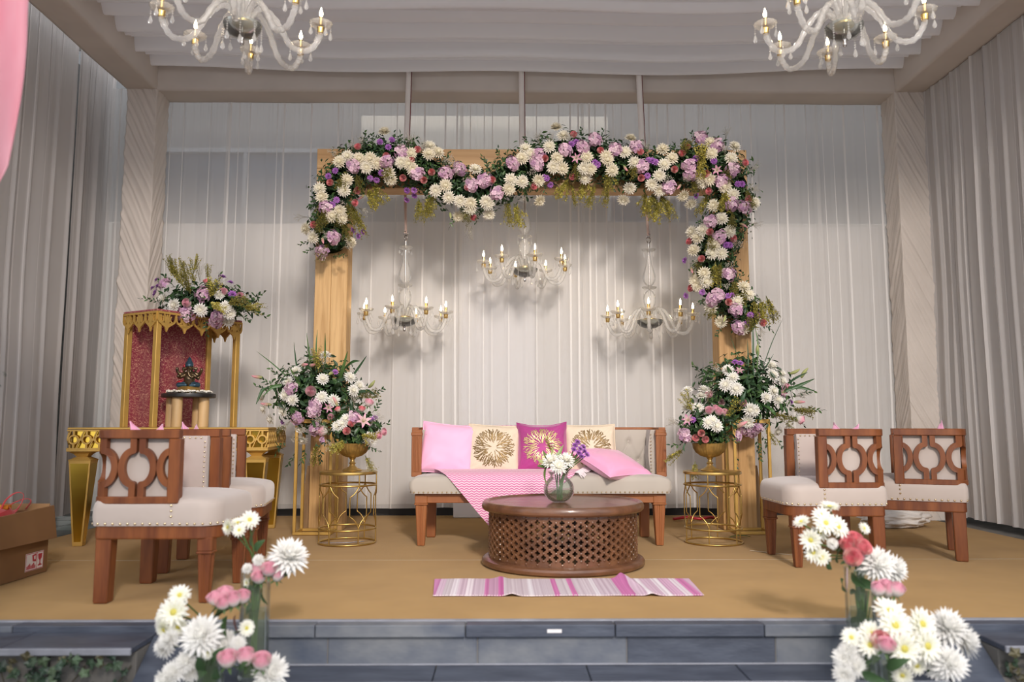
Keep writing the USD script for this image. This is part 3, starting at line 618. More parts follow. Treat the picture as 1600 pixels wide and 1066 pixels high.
for sg in (-1, 1):
    b = B(); x0 = sg * .878
    b.box(x0 - .036, x0 + .036, -.062, -.012, .455, .79, .004)
    for k in (-.022, -.011, 0, .011, .022): b.tube([(x0 + k, -.062, .49), (x0 + k, -.062, .74)], .0045, 6)
    b.box(x0 - .040, x0 + .040, -.068, -.010, .745, .772, .005)
    put(so, 'front_post', b, 'sofa_wood', 25)
# tufted inner back
q = np.linspace(.02, U.L - .02, 230); zz = np.linspace(.462, .788, 22); btn = []
for r, z in enumerate((.565, .70)):
    for k in range(14): btn.append((.16 + (k + .5 * r) * (U.L - .32) / 13.5, z))
P = np.zeros((len(zz), len(q), 3)); Q, Z = np.meshgrid(q, zz)
D = np.zeros_like(Q)
for c, z in btn:
    D += .020 * np.exp(-(((Q - c) / .02) ** 2 + ((Z - z) / .02) ** 2))
    for c2, z2 in btn:
        if z2 > z and abs(c2 - c) < .12:
            t = np.clip(((Q - c) * (c2 - c) + (Z - z) * (z2 - z)) / ((c2 - c) ** 2 + (z2 - z) ** 2), 0, 1); D += .007 * np.exp(-((Q - c - t * (c2 - c)) ** 2 + (Z - z - t * (z2 - z)) ** 2) / .006 ** 2)
    for z2 in ((.788,) if z > .6 else (.462,)):
        D += .004 * np.exp(-((Q - c) / .006) ** 2) * ((Z - z) * (z2 - z) > 0)
for i, z in enumerate(zz):
    o = -.075 - .018 * math.sin(PI * i / 21)
    P[i, :, :2] = U.at(q, o + D[i]); P[i, :, 2] = z
back = B().grid(P); P2 = P.copy()
for i in range(len(zz)): P2[i, :, :2] = U.at(q, .012)
back.grid(P2[:, ::-1]); back.grid(np.stack([P[-1], P2[-1]])); back.grid(np.stack([P2[0], P[0]])); back.grid(np.stack([P[:, 0], P2[:, 0]]).swapaxes(0, 1)[:, ::-1]); back.grid(np.stack([P2[:, -1], P[:, -1]]).swapaxes(0, 1)[:, ::-1])
bk = put(so, 'back_upholstery', back, 'sofa_cloth', 40)
for c, z in btn[8:]:
    xy = U.at(c, -.075 + .012); n = U.at(c, -1) - U.at(c, 0)
    put(bk, 'button', B().lathe([(.011, 0), (.010, .004), (.005, .007), (.0001, .008)], 10, M=mat4(face_to((n[0], n[1], 0)), (xy[0], xy[1], z))), 'sofa_cloth', True)
b = B(); xs_ = np.arange(-.865, .87, .032); studs(b, [(x, -.3075, .366) for x in xs_], [(0, -1, 0)] * len(xs_))
for sg in (-1, 1):
    ys_ = np.arange(-.27, .25, .034); studs(b, [(sg * .892, y_, .366) for y_ in ys_], [(sg, 0, 0)] * len(ys_))
    zs = np.arange(.49, .77, .024)
    for z in zs: studs(b, [(sg * .812, -.012, z)], [(0, -1, 0)], .005)
put(so, 'nailhead_trim', b, 'nail', True, label='row of small gilt nailheads', kind='stuff')
# pillows along the back
lean = rx(-13)
G = None
def rest(x, z): return (x, 5.745, z)
add_pillow('pale pink quilted pillow at the left end of the sofa', 'pink_quilt', .40, .37, .13, (-.41, 5.80, .652), rx(-12) @ ry(6), 1, pinch=.05)
add_pillow('cream pillow with gold coral embroidery between the pink and the magenta pillow', 'cream_cloth', .385, .36, .12, (-.075, 5.80, .648), rx(-13) @ ry(3), 2, thread='bronze_thread', pinch=.04)
add_pillow('deep magenta velvet pillow with gold coral embroidery in the middle of the sofa', 'magenta', .365, .365, .13, (.275, 5.79, .665), rx(-12) @ ry(-1), 3, thread='gold_thread', pinch=.05, sag=.02)
add_pillow('cream pillow with gold coral embroidery behind the purple flower sprig', 'cream_cloth', .375, .36, .12, (.625, 5.80, .650), rx(-13) @ ry(-1), 4, thread='bronze_thread', pinch=.04)
add_pillow('shiny pink satin pillow lying flat at the right end of the seat', 'pink_satin', .43, .43, .15, (.755, 5.66, .555), rz_(38) @ rx(-68), 5, pinch=.10)
# woven throw: over the back, across the seat and down past the front edge
th = thing('woven_throw', 'pink and white zigzag woven throw draped over the sofa', 'throw blanket', (0, 0, 0))
V0 = np.array([(6.062, .69), (6.055, .800), (6.03, .822), (5.985, .820), (5.955, .80), (5.93, .70), (5.915, .60), (5.895, .53), (5.86, .509), (5.75, .510), (5.62, .508), (5.54, .500), (5.500, .482), (5.478, .455), (5.470, .40), (5.468, .34), (5.466, .26), (5.464, .18), (5.462, .10)])
sl = np.concatenate([[0], np.cumsum(np.linalg.norm(np.diff(V0, axis=0), axis=1))]); S = np.linspace(0, sl[-1], 110)
Yp, Zp = np.interp(S, sl, V0[:, 0]), np.interp(S, sl, V0[:, 1])
def edge(pts, z): return np.interp(z, *zip(*pts))
front = sl[12]
nu = 110; P = np.zeros((len(S), nu, 3)); uv = np.zeros((len(S), nu, 2))
for i, sv in enumerate(S):
    # left edge slants from the back's corner across the seat; the right edge runs straight to the fringe, the corner hangs down
    xl = np.interp(sv, [0, sl[4], sl[8], sl[11], sl[12], sl[12] + .36], [-.58, -.575, -.535, -.435, -.40, -.09])
    xr = np.interp(sv, [0, sl[4], sl[8], sl[10], sl[12], sl[12] + .05, sl[12] + .36], [.50, .52, .58, .53, .48, .42, .0])
    xr = max(xr, xl + .004); t = np.linspace(0, 1, nu); X = xl + (xr - xl) * t
    dy = .006 * (meshkit.fbm(np.stack([X * 6, X * 0 + sv * 4, X * 0], -1), 3) - .5)
    hang = max(0, sv - front); dy2 = -.02 * hang * np.sin(X * 24) - .01 * hang
    P[i] = np.stack([X, X * 0 + Yp[i] + (dy + dy2 if sv > sl[11] else 0), X * 0 + Zp[i] + (np.abs(dy) * 1.2 if sv < sl[12] else 0)], -1); uv[i] = np.stack([X, X * 0 + sv], -1)
put(th, 'woven_cloth', B().grid(P[:, ::-1], uv=uv[:, ::-1]), 'chevron', True)
b = B(); r = random.Random(3)
for k in range(26):
    t = k / 25; x = .485 + .09 * t; y_ = 5.50 + .23 * t; z = .49 + .025 * t
    for _ in range(2):
        p = np.array([x + r.uniform(-.005, .005), y_, z + .010]); b.tube([p, p + (.02 + r.uniform(0, .012), -.008, -.003), p + (.042 + r.uniform(0, .02), -.018 + r.uniform(-.02, .005), -.014 - (.02 if t < .4 else .0))], .0028, 4)
put(th, 'fringe', b, 'fringe', True, label='white knotted fringe along the short edge', kind='stuff')
# ------------------------------------------------------------------ carved coffee table
TX, TY = .352, 4.87
ct = thing('coffee_table', 'round dark carved wooden coffee table with pierced lattice drum', 'coffee table', (TX, TY, 0))
put(ct, 'tabletop', B().lathe([(.001, .318), (.440, .318), (.475, .320), (.485, .330), (.487, .345), (.483, .360), (.474, .370), (.462, .372), (.452, .366), (.446, .362), (.001, .362)], 96), 'walnut', 30)
put(ct, 'base_ring', B().lathe([(.40, .001), (.472, .001), (.486, .010), (.487, .026), (.480, .038), (.462, .046), (.435, .047), (.40, .047), (.40, .001)], 96), 'walnut', 30)
RB, NC, NR = .445, 40, 6; zlo, zhi = .046, .319; px_ = 2 * PI * RB / NC; pz = (zhi - zlo - .024) / NR
def quatre(x, z, r=.0085, d=.0088):
    return unary_union([Point(x + dx * d, z + dz * d).buffer(r * .78, resolution=3) for dx, dz in ((1, 0), (-1, 0), (0, 1), (0, -1))] + [sbox(x - .003, z - .003, x + .003, z + .003)])
def drum(v, R): a = v[:, 0] / RB; rr = R + v[:, 2]; return np.column_stack([rr * np.sin(a), -rr * np.cos(a), v[:, 1]])
for k in range(NC):                                            # pierced staves of the drum, one per column of holes
    x0 = k * px_; cell = sbox(x0, zlo, x0 + px_, zhi)
    holes = [quatre(x0 + px_ / 2, zlo + .012 + (j + .5) * pz) for j in range(NR)] + [quatre(x, zlo + .012 + j * pz) for j in range(1, NR) for x in (x0, x0 + px_)]
    g = cell.difference(unary_union(holes)); b = B().poly(g, .020, fn=lambda v: drum(v, RB - .022))
    for j in range(NR + 1):                                     # raised studs where the lattice bars cross
        for x, z in ((x0 + px_ / 2, zlo + .012 + j * pz), (x0 + .0005, zlo + .012 + (j + .5) * pz)):
            if z > zhi: continue
            a = x / RB; n = np.array([math.sin(a), -math.cos(a), 0]); b.lathe([(.0085, 0), (.007, .003), (.004, .0045), (.0001, .005)], 8, M=mat4(face_to(n), n * (RB - .003) + [0, 0, z]))
    put(ct, 'lattice_panel', b, 'walnut', 30)
# bowl vase and its flowers come with the flowers
# ------------------------------------------------------------------ runner on the floor
rg = thing('rag_runner', 'narrow pink and white striped woven runner on the carpet before the table', 'rug', (.31, 4.135, 0), .4)
x = np.linspace(-.665, .665, 200); yv = np.linspace(-.205, .205, 12); X, Y = np.meshgrid(x, yv, indexing='ij')
Z = .006 + .004 * meshkit.fbm(np.stack([X * 6, Y * 3, X * 0], -1), 3) + .030 * np.exp(-((X - .36 + Y * .25) / .025) ** 2) * (.35 + .65 * (Y > -.05) * np.clip((Y + .05) * 5, 0, 1)) + .012 * np.exp(-((X + .30 + Y * .1) / .03) ** 2)
Xs = X + Y * .10 * np.sign(X) * np.abs(X) - .0
top = np.stack([Xs, Y + .006 * np.sin(X * 9), Z], -1); bot = top.copy(); bot[..., 2] -= .005
b = B().grid(top[::-1]); b.grid(bot)
for e in (np.stack([top[:, 0], bot[:, 0]]), np.stack([bot[:, -1], top[:, -1]]), np.stack([bot[0], top[0]]), np.stack([top[-1], bot[-1]])): b.grid(e)
put(rg, 'woven_cloth', b, 'runner', 40)
b = B()
for k in range(110):
    xx_ = -.66 + k * 1.32 / 109; q = top[min(199, int(k * 199 / 109)), 0]
    b.tube([q, q + (.001, -.004, -.003)], .0022, 4)
put(rg, 'stitched_edge', b, 'fringe', True, kind='stuff')
# ------------------------------------------------------------------ wooden arch frame
AY0, AY1 = 6.35, 6.55
ar = thing('arch_frame', 'pale pine wooden arch frame of two square posts and a crossbeam', 'arch', (.23, 6.45, 0))
def planks(name, x0, x1, z0, z1, cuts, m, along):
    p = put(ar, name, B().box(x0 + .012, x1 - .012, -.09, .09, z0, z1, .003), m, 20)
    e = np.linspace(x0, x1, cuts + 1) if along == 'z' else np.linspace(z0, z1, cuts + 1)
    for yy in ((-.10, -.088), (.088, .10)):
        for k in range(cuts):
            if along == 'z': put(p, 'plank', B().box(e[k] + .0012, e[k + 1] - .0012, *yy, z0, z1, .0025), m, 20)
            else: put(p, 'plank', B().box(x0, x1, *yy, e[k] + .0012, e[k + 1] - .0012, .0025), m, 20)
    if along == 'z':
        for xx in ((x0, x0 + .011), (x1 - .011, x1)): put(p, 'plank', B().box(*xx, -.0875, .0875, z0, z1, .0025), m, 20)
planks('post', -1.765, -1.503, .002, 2.752, 2, 'pine', 'z'); planks('post', 1.500, 1.765, .002, 2.752, 2, 'pine', 'z')
planks('crossbeam', -1.772, 1.772, 2.756, 3.09, 2, 'pine_beam', 'x')
for sg in (-1, 1):
    b = B(); x0 = sg * 1.772; b.poly(Polygon([(0, .002), (.05, .002), (.055, .30), (.028, .50), (0, .50)]) if sg > 0 else Polygon([(0, .002), (-.05, .002), (-.055, .30), (-.028, .50), (0, .50)]), .06, M=mat4(np.array([[1.0, 0, 0], [0, 0, -1], [0, 1, 0]]), (x0, .03, 0)))
    put(ar, 'foot_brace', b, 'pine_old', 20)
# ------------------------------------------------------------------ gold drum side tables, gold stands, urns
def side_table(label, loc):
    t = thing('side_table', label, 'side table', loc, 0, 'gold wire drum side tables')
    put(t, 'tabletop', B().lathe([(.001, .478), (.196, .478), (.202, .480), (.203, .488), (.202, .497), (.196, .500), (.001, .500)], 48), 'gold', 30)
    circ = lambda r, z: np.array([(r * math.cos(a), r * math.sin(a), z) for a in np.linspace(0, 2 * PI, 48, endpoint=False)])
    for z in (.405, .105, .008): put(t, 'ring', B().tube(circ(.197, z), .0055, 8, closed=True, ry=.0065), 'gold', True)
    for k in range(6):
        a0 = math.radians(-90 + 33 + 60 * k); P = lambda da, z: (.197 * math.cos(a0 + da), .197 * math.sin(a0 + da), z)
        w = math.radians(18)
        for sg in (-1, 1):
            q = spline([P(0, .405), P(sg * .1 * w, .392), P(sg * .30 * w, .37), P(sg * .62 * w, .347), P(sg * w, .33)], 3); q2 = np.array([P(sg * w, z) for z in np.linspace(.325, .205, 4)])
            q3 = spline([P(sg * w, .20), P(sg * .62 * w, .183), P(sg * .30 * w, .16), P(sg * .1 * w, .135), P(0, .118)], 3)
            put(t, 'strand', B().tube(np.vstack([q, q2, q3]), .0042, 6), 'gold', True)
        put(t, 'upright', B().tube([P(0, .478), P(0, .44), P(0, .405)], .0045, 6), 'gold', True); put(t, 'upright', B().tube([P(0, .118), P(0, .06), P(0, .008)], .0045, 6), 'gold', True)
    return t
s0 = side_table('gold wire drum side table to the left of the sofa', (-1.103, 5.70, 0))
copy(s0, 'side_table', (1.475, 5.69, 0), 4, 'gold wire drum side table to the right of the sofa')
put('/World', 'plastic_wrapper', B().tube([(-1.28, 5.62, .012), (-1.15, 5.57, .02), (-1.07, 5.60, .016), (-.97, 5.63, .022)], [.004, .012, .009, .004], 6, ry=[.003, .006, .005, .003]), 'bag_plastic', True, label='scrap of clear plastic wrapper on the carpet inside the left side table', cat='wrapper')
def urn(label, loc):
    t = thing('urn', label, 'urn', loc, 0, 'gold goblet urns on the side tables')
    put(t, 'foot', B().lathe([(.001, .001), (.066, .001), (.068, .006), (.062, .012), (.040, .020), (.022, .034), (.017, .046), (.026, .054), (.017, .062), (.014, .078), (.022, .088), (.024, .094), (.001, .094)], 36), 'antique_brass', 40)
    bw = B().lathe([(.001, .094), (.030, .095), (.062, .104), (.095, .128), (.113, .158), (.118, .186), (.121, .192), (.117, .195), (.112, .190), (.105, .158), (.085, .132), (.05, .116), (.001, .112)], 96, ridge=(.018, 32))
    put(t, 'bowl', bw, 'antique_brass', 60, label='fluted goblet bowl'); return t
u0 = urn('gold fluted goblet urn on the left side table', (-1.075, 5.69, .5005)); copy(u0, 'urn', (1.46, 5.68, .5005), 20, 'gold fluted goblet urn on the right side table')
def flower_stand(label, loc):
    t = thing('flower_stand', label, 'flower stand', loc, 0, 'gold box frame flower stands'); w, d, h, s = .132, .11, .86, .011
    for x in (-w, w):
        for y in (-d, d): put(t, 'upright', B().box(x - s, x + s, y - s, y + s, .024, h - .022, .002), 'gold_paint', 20)
    for z0 in (.002, h - .022):
        for y in (-d, d): put(t, 'rail', B().box(-w - s, w + s, y - s, y + s, z0, z0 + .022, .002), 'gold_paint', 20)
        for x in (-w, w): put(t, 'rail', B().box(x - s, x + s, -d + s, d - s, z0, z0 + .022, .002), 'gold_paint', 20)
    put(t, 'top_plate', B().box(-w - s, w + s, -d - s, d + s, h, h + .008, .002), 'gold_paint', 20); return t
f0 = flower_stand('gold box frame stand under the big bouquet left of the sofa', (-1.445, 6.20, 0)); copy(f0, 'flower_stand', (1.89, 6.20, 0), 0, 'gold box frame stand under the big bouquet right of the sofa')
# ------------------------------------------------------------------ mirrored console table, shrine, stool, idol
co = thing('console_table', 'gold mirrored console table with ring fretwork behind the left chairs', 'console table', (-2.395, 6.055, 0), 8)
CW, CD = .665, .48
put(co, 'tabletop', B().box(-CW, CW, -CD, CD, .792, .806, .003), 'gold_paint', 20)
put(co, 'mirror_apron', B().box(-CW + .03, CW - .03, -CD + .03, CD - .03, .66, .790, .002), 'gold_mirror', 20)
put(co, 'bottom_rail', B().box(-CW, CW, -CD, -CD + .018, .642, .656, .002).box(-CW, CW, CD - .018, CD, .642, .656, .002).box(-CW, -CW + .018, -CD + .018, CD - .018, .642, .656, .002).box(CW - .018, CW, -CD + .018, CD - .018, .642, .656, .002), 'gold_paint', 20)
def fret(n, p, z0, z1):
    u = []; zc = (z0 + z1) / 2
    for k in range(n):
        x = (k + .5) * p; u.append(Point(x, zc).buffer(p * .40, resolution=8).difference(Point(x, zc).buffer(p * .27, resolution=8)))
        for sx in (-1, 1): u.append(LineString([(x, zc + p * .33), (x, z1)]).buffer(.006)); u.append(LineString([(x, zc - p * .33), (x, z0)]).buffer(.006))
        u.append(LineString([(x - p / 2, zc), (x - p * .36, zc)]).buffer(.007)); u.append(LineString([(x + p * .36, zc), (x + p / 2, zc)]).buffer(.007))
        u.append(LineString([(x - p / 2, zc), (x - p * .2, z1)]).buffer(.0035)); u.append(LineString([(x + p / 2, zc), (x + p * .2, z0)]).buffer(.0035))
    u.append(sbox(0, z0 - .004, n * p, z0 + .006)); u.append(sbox(0, z1 - .006, n * p, z1 + .004))
    return unary_union(u).intersection(sbox(0, z0 - .004, n * p, z1 + .004))
FX = np.array([[1.0, 0, 0], [0, 0, -1], [0, 1, 0]])
for k in range(4): put(co, 'fretwork_panel', B().poly(fret(4, 2 * CW / 16, .660, .786), .012, M=mat4(FX, (-CW + k * CW / 2, -CD + .014, 0))), 'gold_paint', 20)
for sg in (-1, 1): put(co, 'fretwork_panel', B().poly(fret(11, 2 * CD / 11, .660, .786), .012, M=mat4(np.array([[0, 0, 1.0], [1, 0, 0], [0, 1, 0]]), (sg * CW - (.012 if sg > 0 else 0), -CD, 0))), 'gold_paint', 20)
for sx in (-1, 1):
    for sy in (-1, 1):
        x, y = sx * (CW - .085), sy * (CD - .085)
        sq = lambda w, z: [(x + a * w, y + c * w, z) for a, c in ((-1, -1), (1, -1), (1, 1), (-1, 1))]
        b = B(); b.grid(np.array([sq(.030, .0015), sq(.032, .012), sq(.070, .575), sq(.074, .585), sq(.060, .592), sq(.034, .606), sq(.050, .626), (sq(.075, .640))]), wrap=True); v = np.array(sq(.030, .0015)); b.add(v, [[0, 2, 1], [0, 3, 2]])
        lg = put(co, 'leg', b, 'gold_paint', 20)
        for a, c in ((0, -1), (0, 1), (-1, 0), (1, 0)):
            g = []
            for z, w in ((.03, .0318), (.56, .0692)):
                h = w - .010; e = w + .0015
                g.append([(x + (a * e if a else s_ * h), y + (c * e if c else s_ * h), z) for s_ in (-1, 1)])
            put(lg, 'mirror_facet', B().grid(np.array(g)[::(1 if (c < 0 or a > 0) else -1)]), 'gold_mirror', False)
# shrine canopy standing on the console
SN, SA, SW, SL, SZ0, SZ1 = np.array([-2.4635, 5.62]), .5186, .322, .711, .8065, 1.64
sh = thing('shrine_canopy', 'gold four-post shrine canopy lined with red brocade on the console', 'shrine', (SN[0], SN[1], SZ0), math.degrees(-SA) )
# local axes: +y runs along the long side away from the near corner, -x along the short side
HS = SZ1 - SZ0; ps = .02
for x in (-SW, 0):
    for y in (0, SL): put(sh, 'post', B().box(x - ps, x + ps, y - ps, y + ps, .0005, HS - .012, .003), 'gold_paint', 20)
put(sh, 'canopy_top', B().box(-SW - .028, .028, -.028, SL + .028, HS - .010, HS + .004, .003), 'brocade', 20)
put(sh, 'brocade_backing', B().grid(np.array([[(-SW - .008 + .012 * math.sin(y * 21) * math.sin(2.5 * z + 1), y, z) for y in np.linspace(.02, SL - .02, 40)] for z in np.linspace(.002, HS - .012, 12)])[:, ::-1]).box(-SW - .022, -SW - .019, .02, SL - .02, .002, HS - .012, .001), 'brocade', 40)
def valance(Ls, n):
    W = Ls / n; u = [sbox(0, -.015, Ls, 0)]
    for k in range(n):
        x = (k + .5) * W; s = W / .142
        u.append(affinity.scale(Polygon([(0, -.02), (.020, -.06), (.013, -.085), (.032, -.078), (.042, -.092), (.022, -.104), (.012, -.112), (0, -.142), (-.012, -.112), (-.022, -.104), (-.042, -.092), (-.032, -.078), (-.013, -.085), (-.020, -.06)]).buffer(.0015), s, 1, origin=(0, 0)))
        u[-1] = affinity.translate(u[-1], x, 0)
        for sg in (-1, 1):
            a = np.linspace(-.3, PI * 1.25, 14); u.append(LineString([(x + sg * s * (.046 + .021 * math.cos(t)), -.052 - .024 * math.sin(t)) for t in a]).buffer(.0046))
            u.append(LineString([(x + sg * s * .071, 0), (x + sg * s * .068, -.05), (x + sg * s * .056, -.078), (x + sg * s * .036, -.088)]).buffer(.0046))
            u.append(LineString([(x + sg * s * .020, -.016), (x + sg * s * .012, -.06)]).buffer(.0036))
    return unary_union(u).intersection(sbox(0, -.2, Ls, 0))
for Ls, n, M in ((SL + .05, 5, mat4(np.array([[0, 0, 1.0], [1, 0, 0], [0, 1, 0]]), (.022, -.025, HS - .012))), (SL + .05, 5, mat4(np.array([[0, 0, 1.0], [1, 0, 0], [0, 1, 0]]), (-SW - .034, -.025, HS - .012))),
                 (SW + .05, 3, mat4(FX, (-SW - .025, -.022, HS - .012))), (SW + .05, 3, mat4(FX, (-SW - .025, SL + .034, HS - .012)))):
    put(sh, 'fret_valance', B().poly(valance(Ls, n), .012, M=M), 'gold_paint', 20, label='gold scalloped fretwork valance')
st = thing('stool', 'small stool with black round top on pale wooden legs inside the shrine', 'stool', (-2.352, 5.95, .8066))
put(st, 'seat', B().lathe([(.001, .218), (.186, .218), (.191, .222), (.192, .238), (.190, .246), (.183, .249), (.001, .249)], 40), 'black_top', 30)
for x, y in ((-.118, -.02), (-.035, -.12), (.118, -.01), (.03, .10)):
    put(st, 'leg', B().lathe([(.001, .0005), (.036, .0005), (.038, .01), (.038, .21), (.036, .2175), (.001, .2175)], 20, loc=(x * 1.0, y, 0)), 'stool_leg', 40)
bl = B(); r = random.Random(8)
for k in range(260):
    a = r.uniform(0, 2 * PI); rad = .135 + r.uniform(-.028, .024); s = r.uniform(.008, .012)
    m = trimesh.creation.icosphere(0, s); bl.add(m.vertices * [1, 1, .75] + [rad * math.cos(a), rad * .95 * math.sin(a), .008 + r.uniform(0, .012)], m.faces)
g = thing('blossom_ring', 'ring of small cream blossoms laid round the idol on the stool', 'flower garland', (-2.345, 5.95, 1.056)); put(g, 'blossom', bl, 'blossom', True, kind='stuff')
def blob(chains, fine=.004, it=6):
    import manifold3d as m3
    acc = []
    for ch in chains:
        for (p, r0), (q, r1) in zip(ch[:-1], ch[1:]):
            pts = np.vstack([trimesh.creation.icosphere(1, r0).vertices + p, trimesh.creation.icosphere(1, r1).vertices + q])
            acc.append(m3.Manifold.hull_points(pts))
    u = acc[0]
    for a in acc[1:]: u = u + a
    u = u.refine_to_length(fine * 2.2); me = u.to_mesh(); t = trimesh.Trimesh(me.vert_properties[:, :3], me.tri_verts, process=True)
    trimesh.smoothing.filter_taubin(t, iterations=it); return t
idl = thing('idol', 'small bronze seated idol with elephant head in red and blue garb', 'statue', (-2.352, 5.95, 1.0562), 8)
put(idl, 'pedestal', B().lathe([(.001, .0005), (.092, .0005), (.094, .008), (.088, .012), (.084, .022), (.088, .028), (.084, .032), (.076, .040), (.080, .046), (.074, .052), (.001, .052)], 40), 'antique_brass', 40)
V = lambda *a: np.array(a, float)
put(idl, 'body', blob([[(V(0, 0, .075), .040), (V(0, -.005, .110), .042), (V(0, 0, .148), .030), (V(0, 0, .172), .018)],
    [(V(-.03, 0, .15), .017), (V(-.068, .0, .14), .013), (V(-.086, -.012, .165), .011), (V(-.088, -.016, .185), .012)], [(V(.03, 0, .15), .017), (V(.066, .0, .14), .013), (V(.084, -.012, .165), .011), (V(.086, -.016, .18), .012)],
    [(V(-.03, -.01, .14), .015), (V(-.066, -.02, .118), .012), (V(-.070, -.045, .128), .012)], [(V(.03, -.01, .14), .015), (V(.066, -.02, .112), .012), (V(.072, -.045, .116), .012)]]), 'bronze', True)
put(idl, 'head', blob([[(V(0, -.012, .186), .027), (V(0, -.016, .176), .024)], [(V(0, -.036, .178), .014), (V(.002, -.052, .155), .011), (V(.010, -.058, .132), .0085), (V(.026, -.056, .118), .0075), (V(.038, -.052, .124), .007)]]), 'bronze', True)
for sg in (-1, 1):
    put(idl, 'ear', blob([[(V(sg * .024, -.006, .190), .010), (V(sg * .046, -.004, .186), .011)], [(V(sg * .046, -.004, .186), .011), (V(sg * .040, -.004, .166), .008)]]), 'bronze', True)
    put(idl, 'tusk', B().tube([(sg * .012, -.040, .168), (sg * .017, -.052, .162), (sg * .020, -.060, .164)], [.0035, .003, .001], 6), 'blossom', True)
put(idl, 'crown', B().lathe([(.026, .200), (.031, .206), (.028, .214), (.030, .222), (.022, .238), (.014, .250), (.016, .256), (.008, .266), (.001, .276)], 20, loc=(-.004, -.006, 0)), 'bronze_blue', 40)
put(idl, 'garment', blob([[(V(-.02, -.01, .068), .026), (V(-.070, -.022, .066), .021), (V(-.062, -.052, .062), .017), (V(-.012, -.060, .060), .013)], [(V(.02, -.01, .068), .026), (V(.066, -.026, .064), .020), (V(.052, -.056, .060), .015), (V(.022, -.062, .058), .011)]]), 'bronze_blue', True)
put(idl, 'sash', blob([[(V(-.055, -.010, .078), .024), (V(-.074, -.020, .074), .019)]]), 'bronze_red', True)
put(idl, 'halo_fan', blob([[(V(-.03, .014, .185), .012), (V(-.042, .012, .21), .010)]]), 'bronze_red', True)
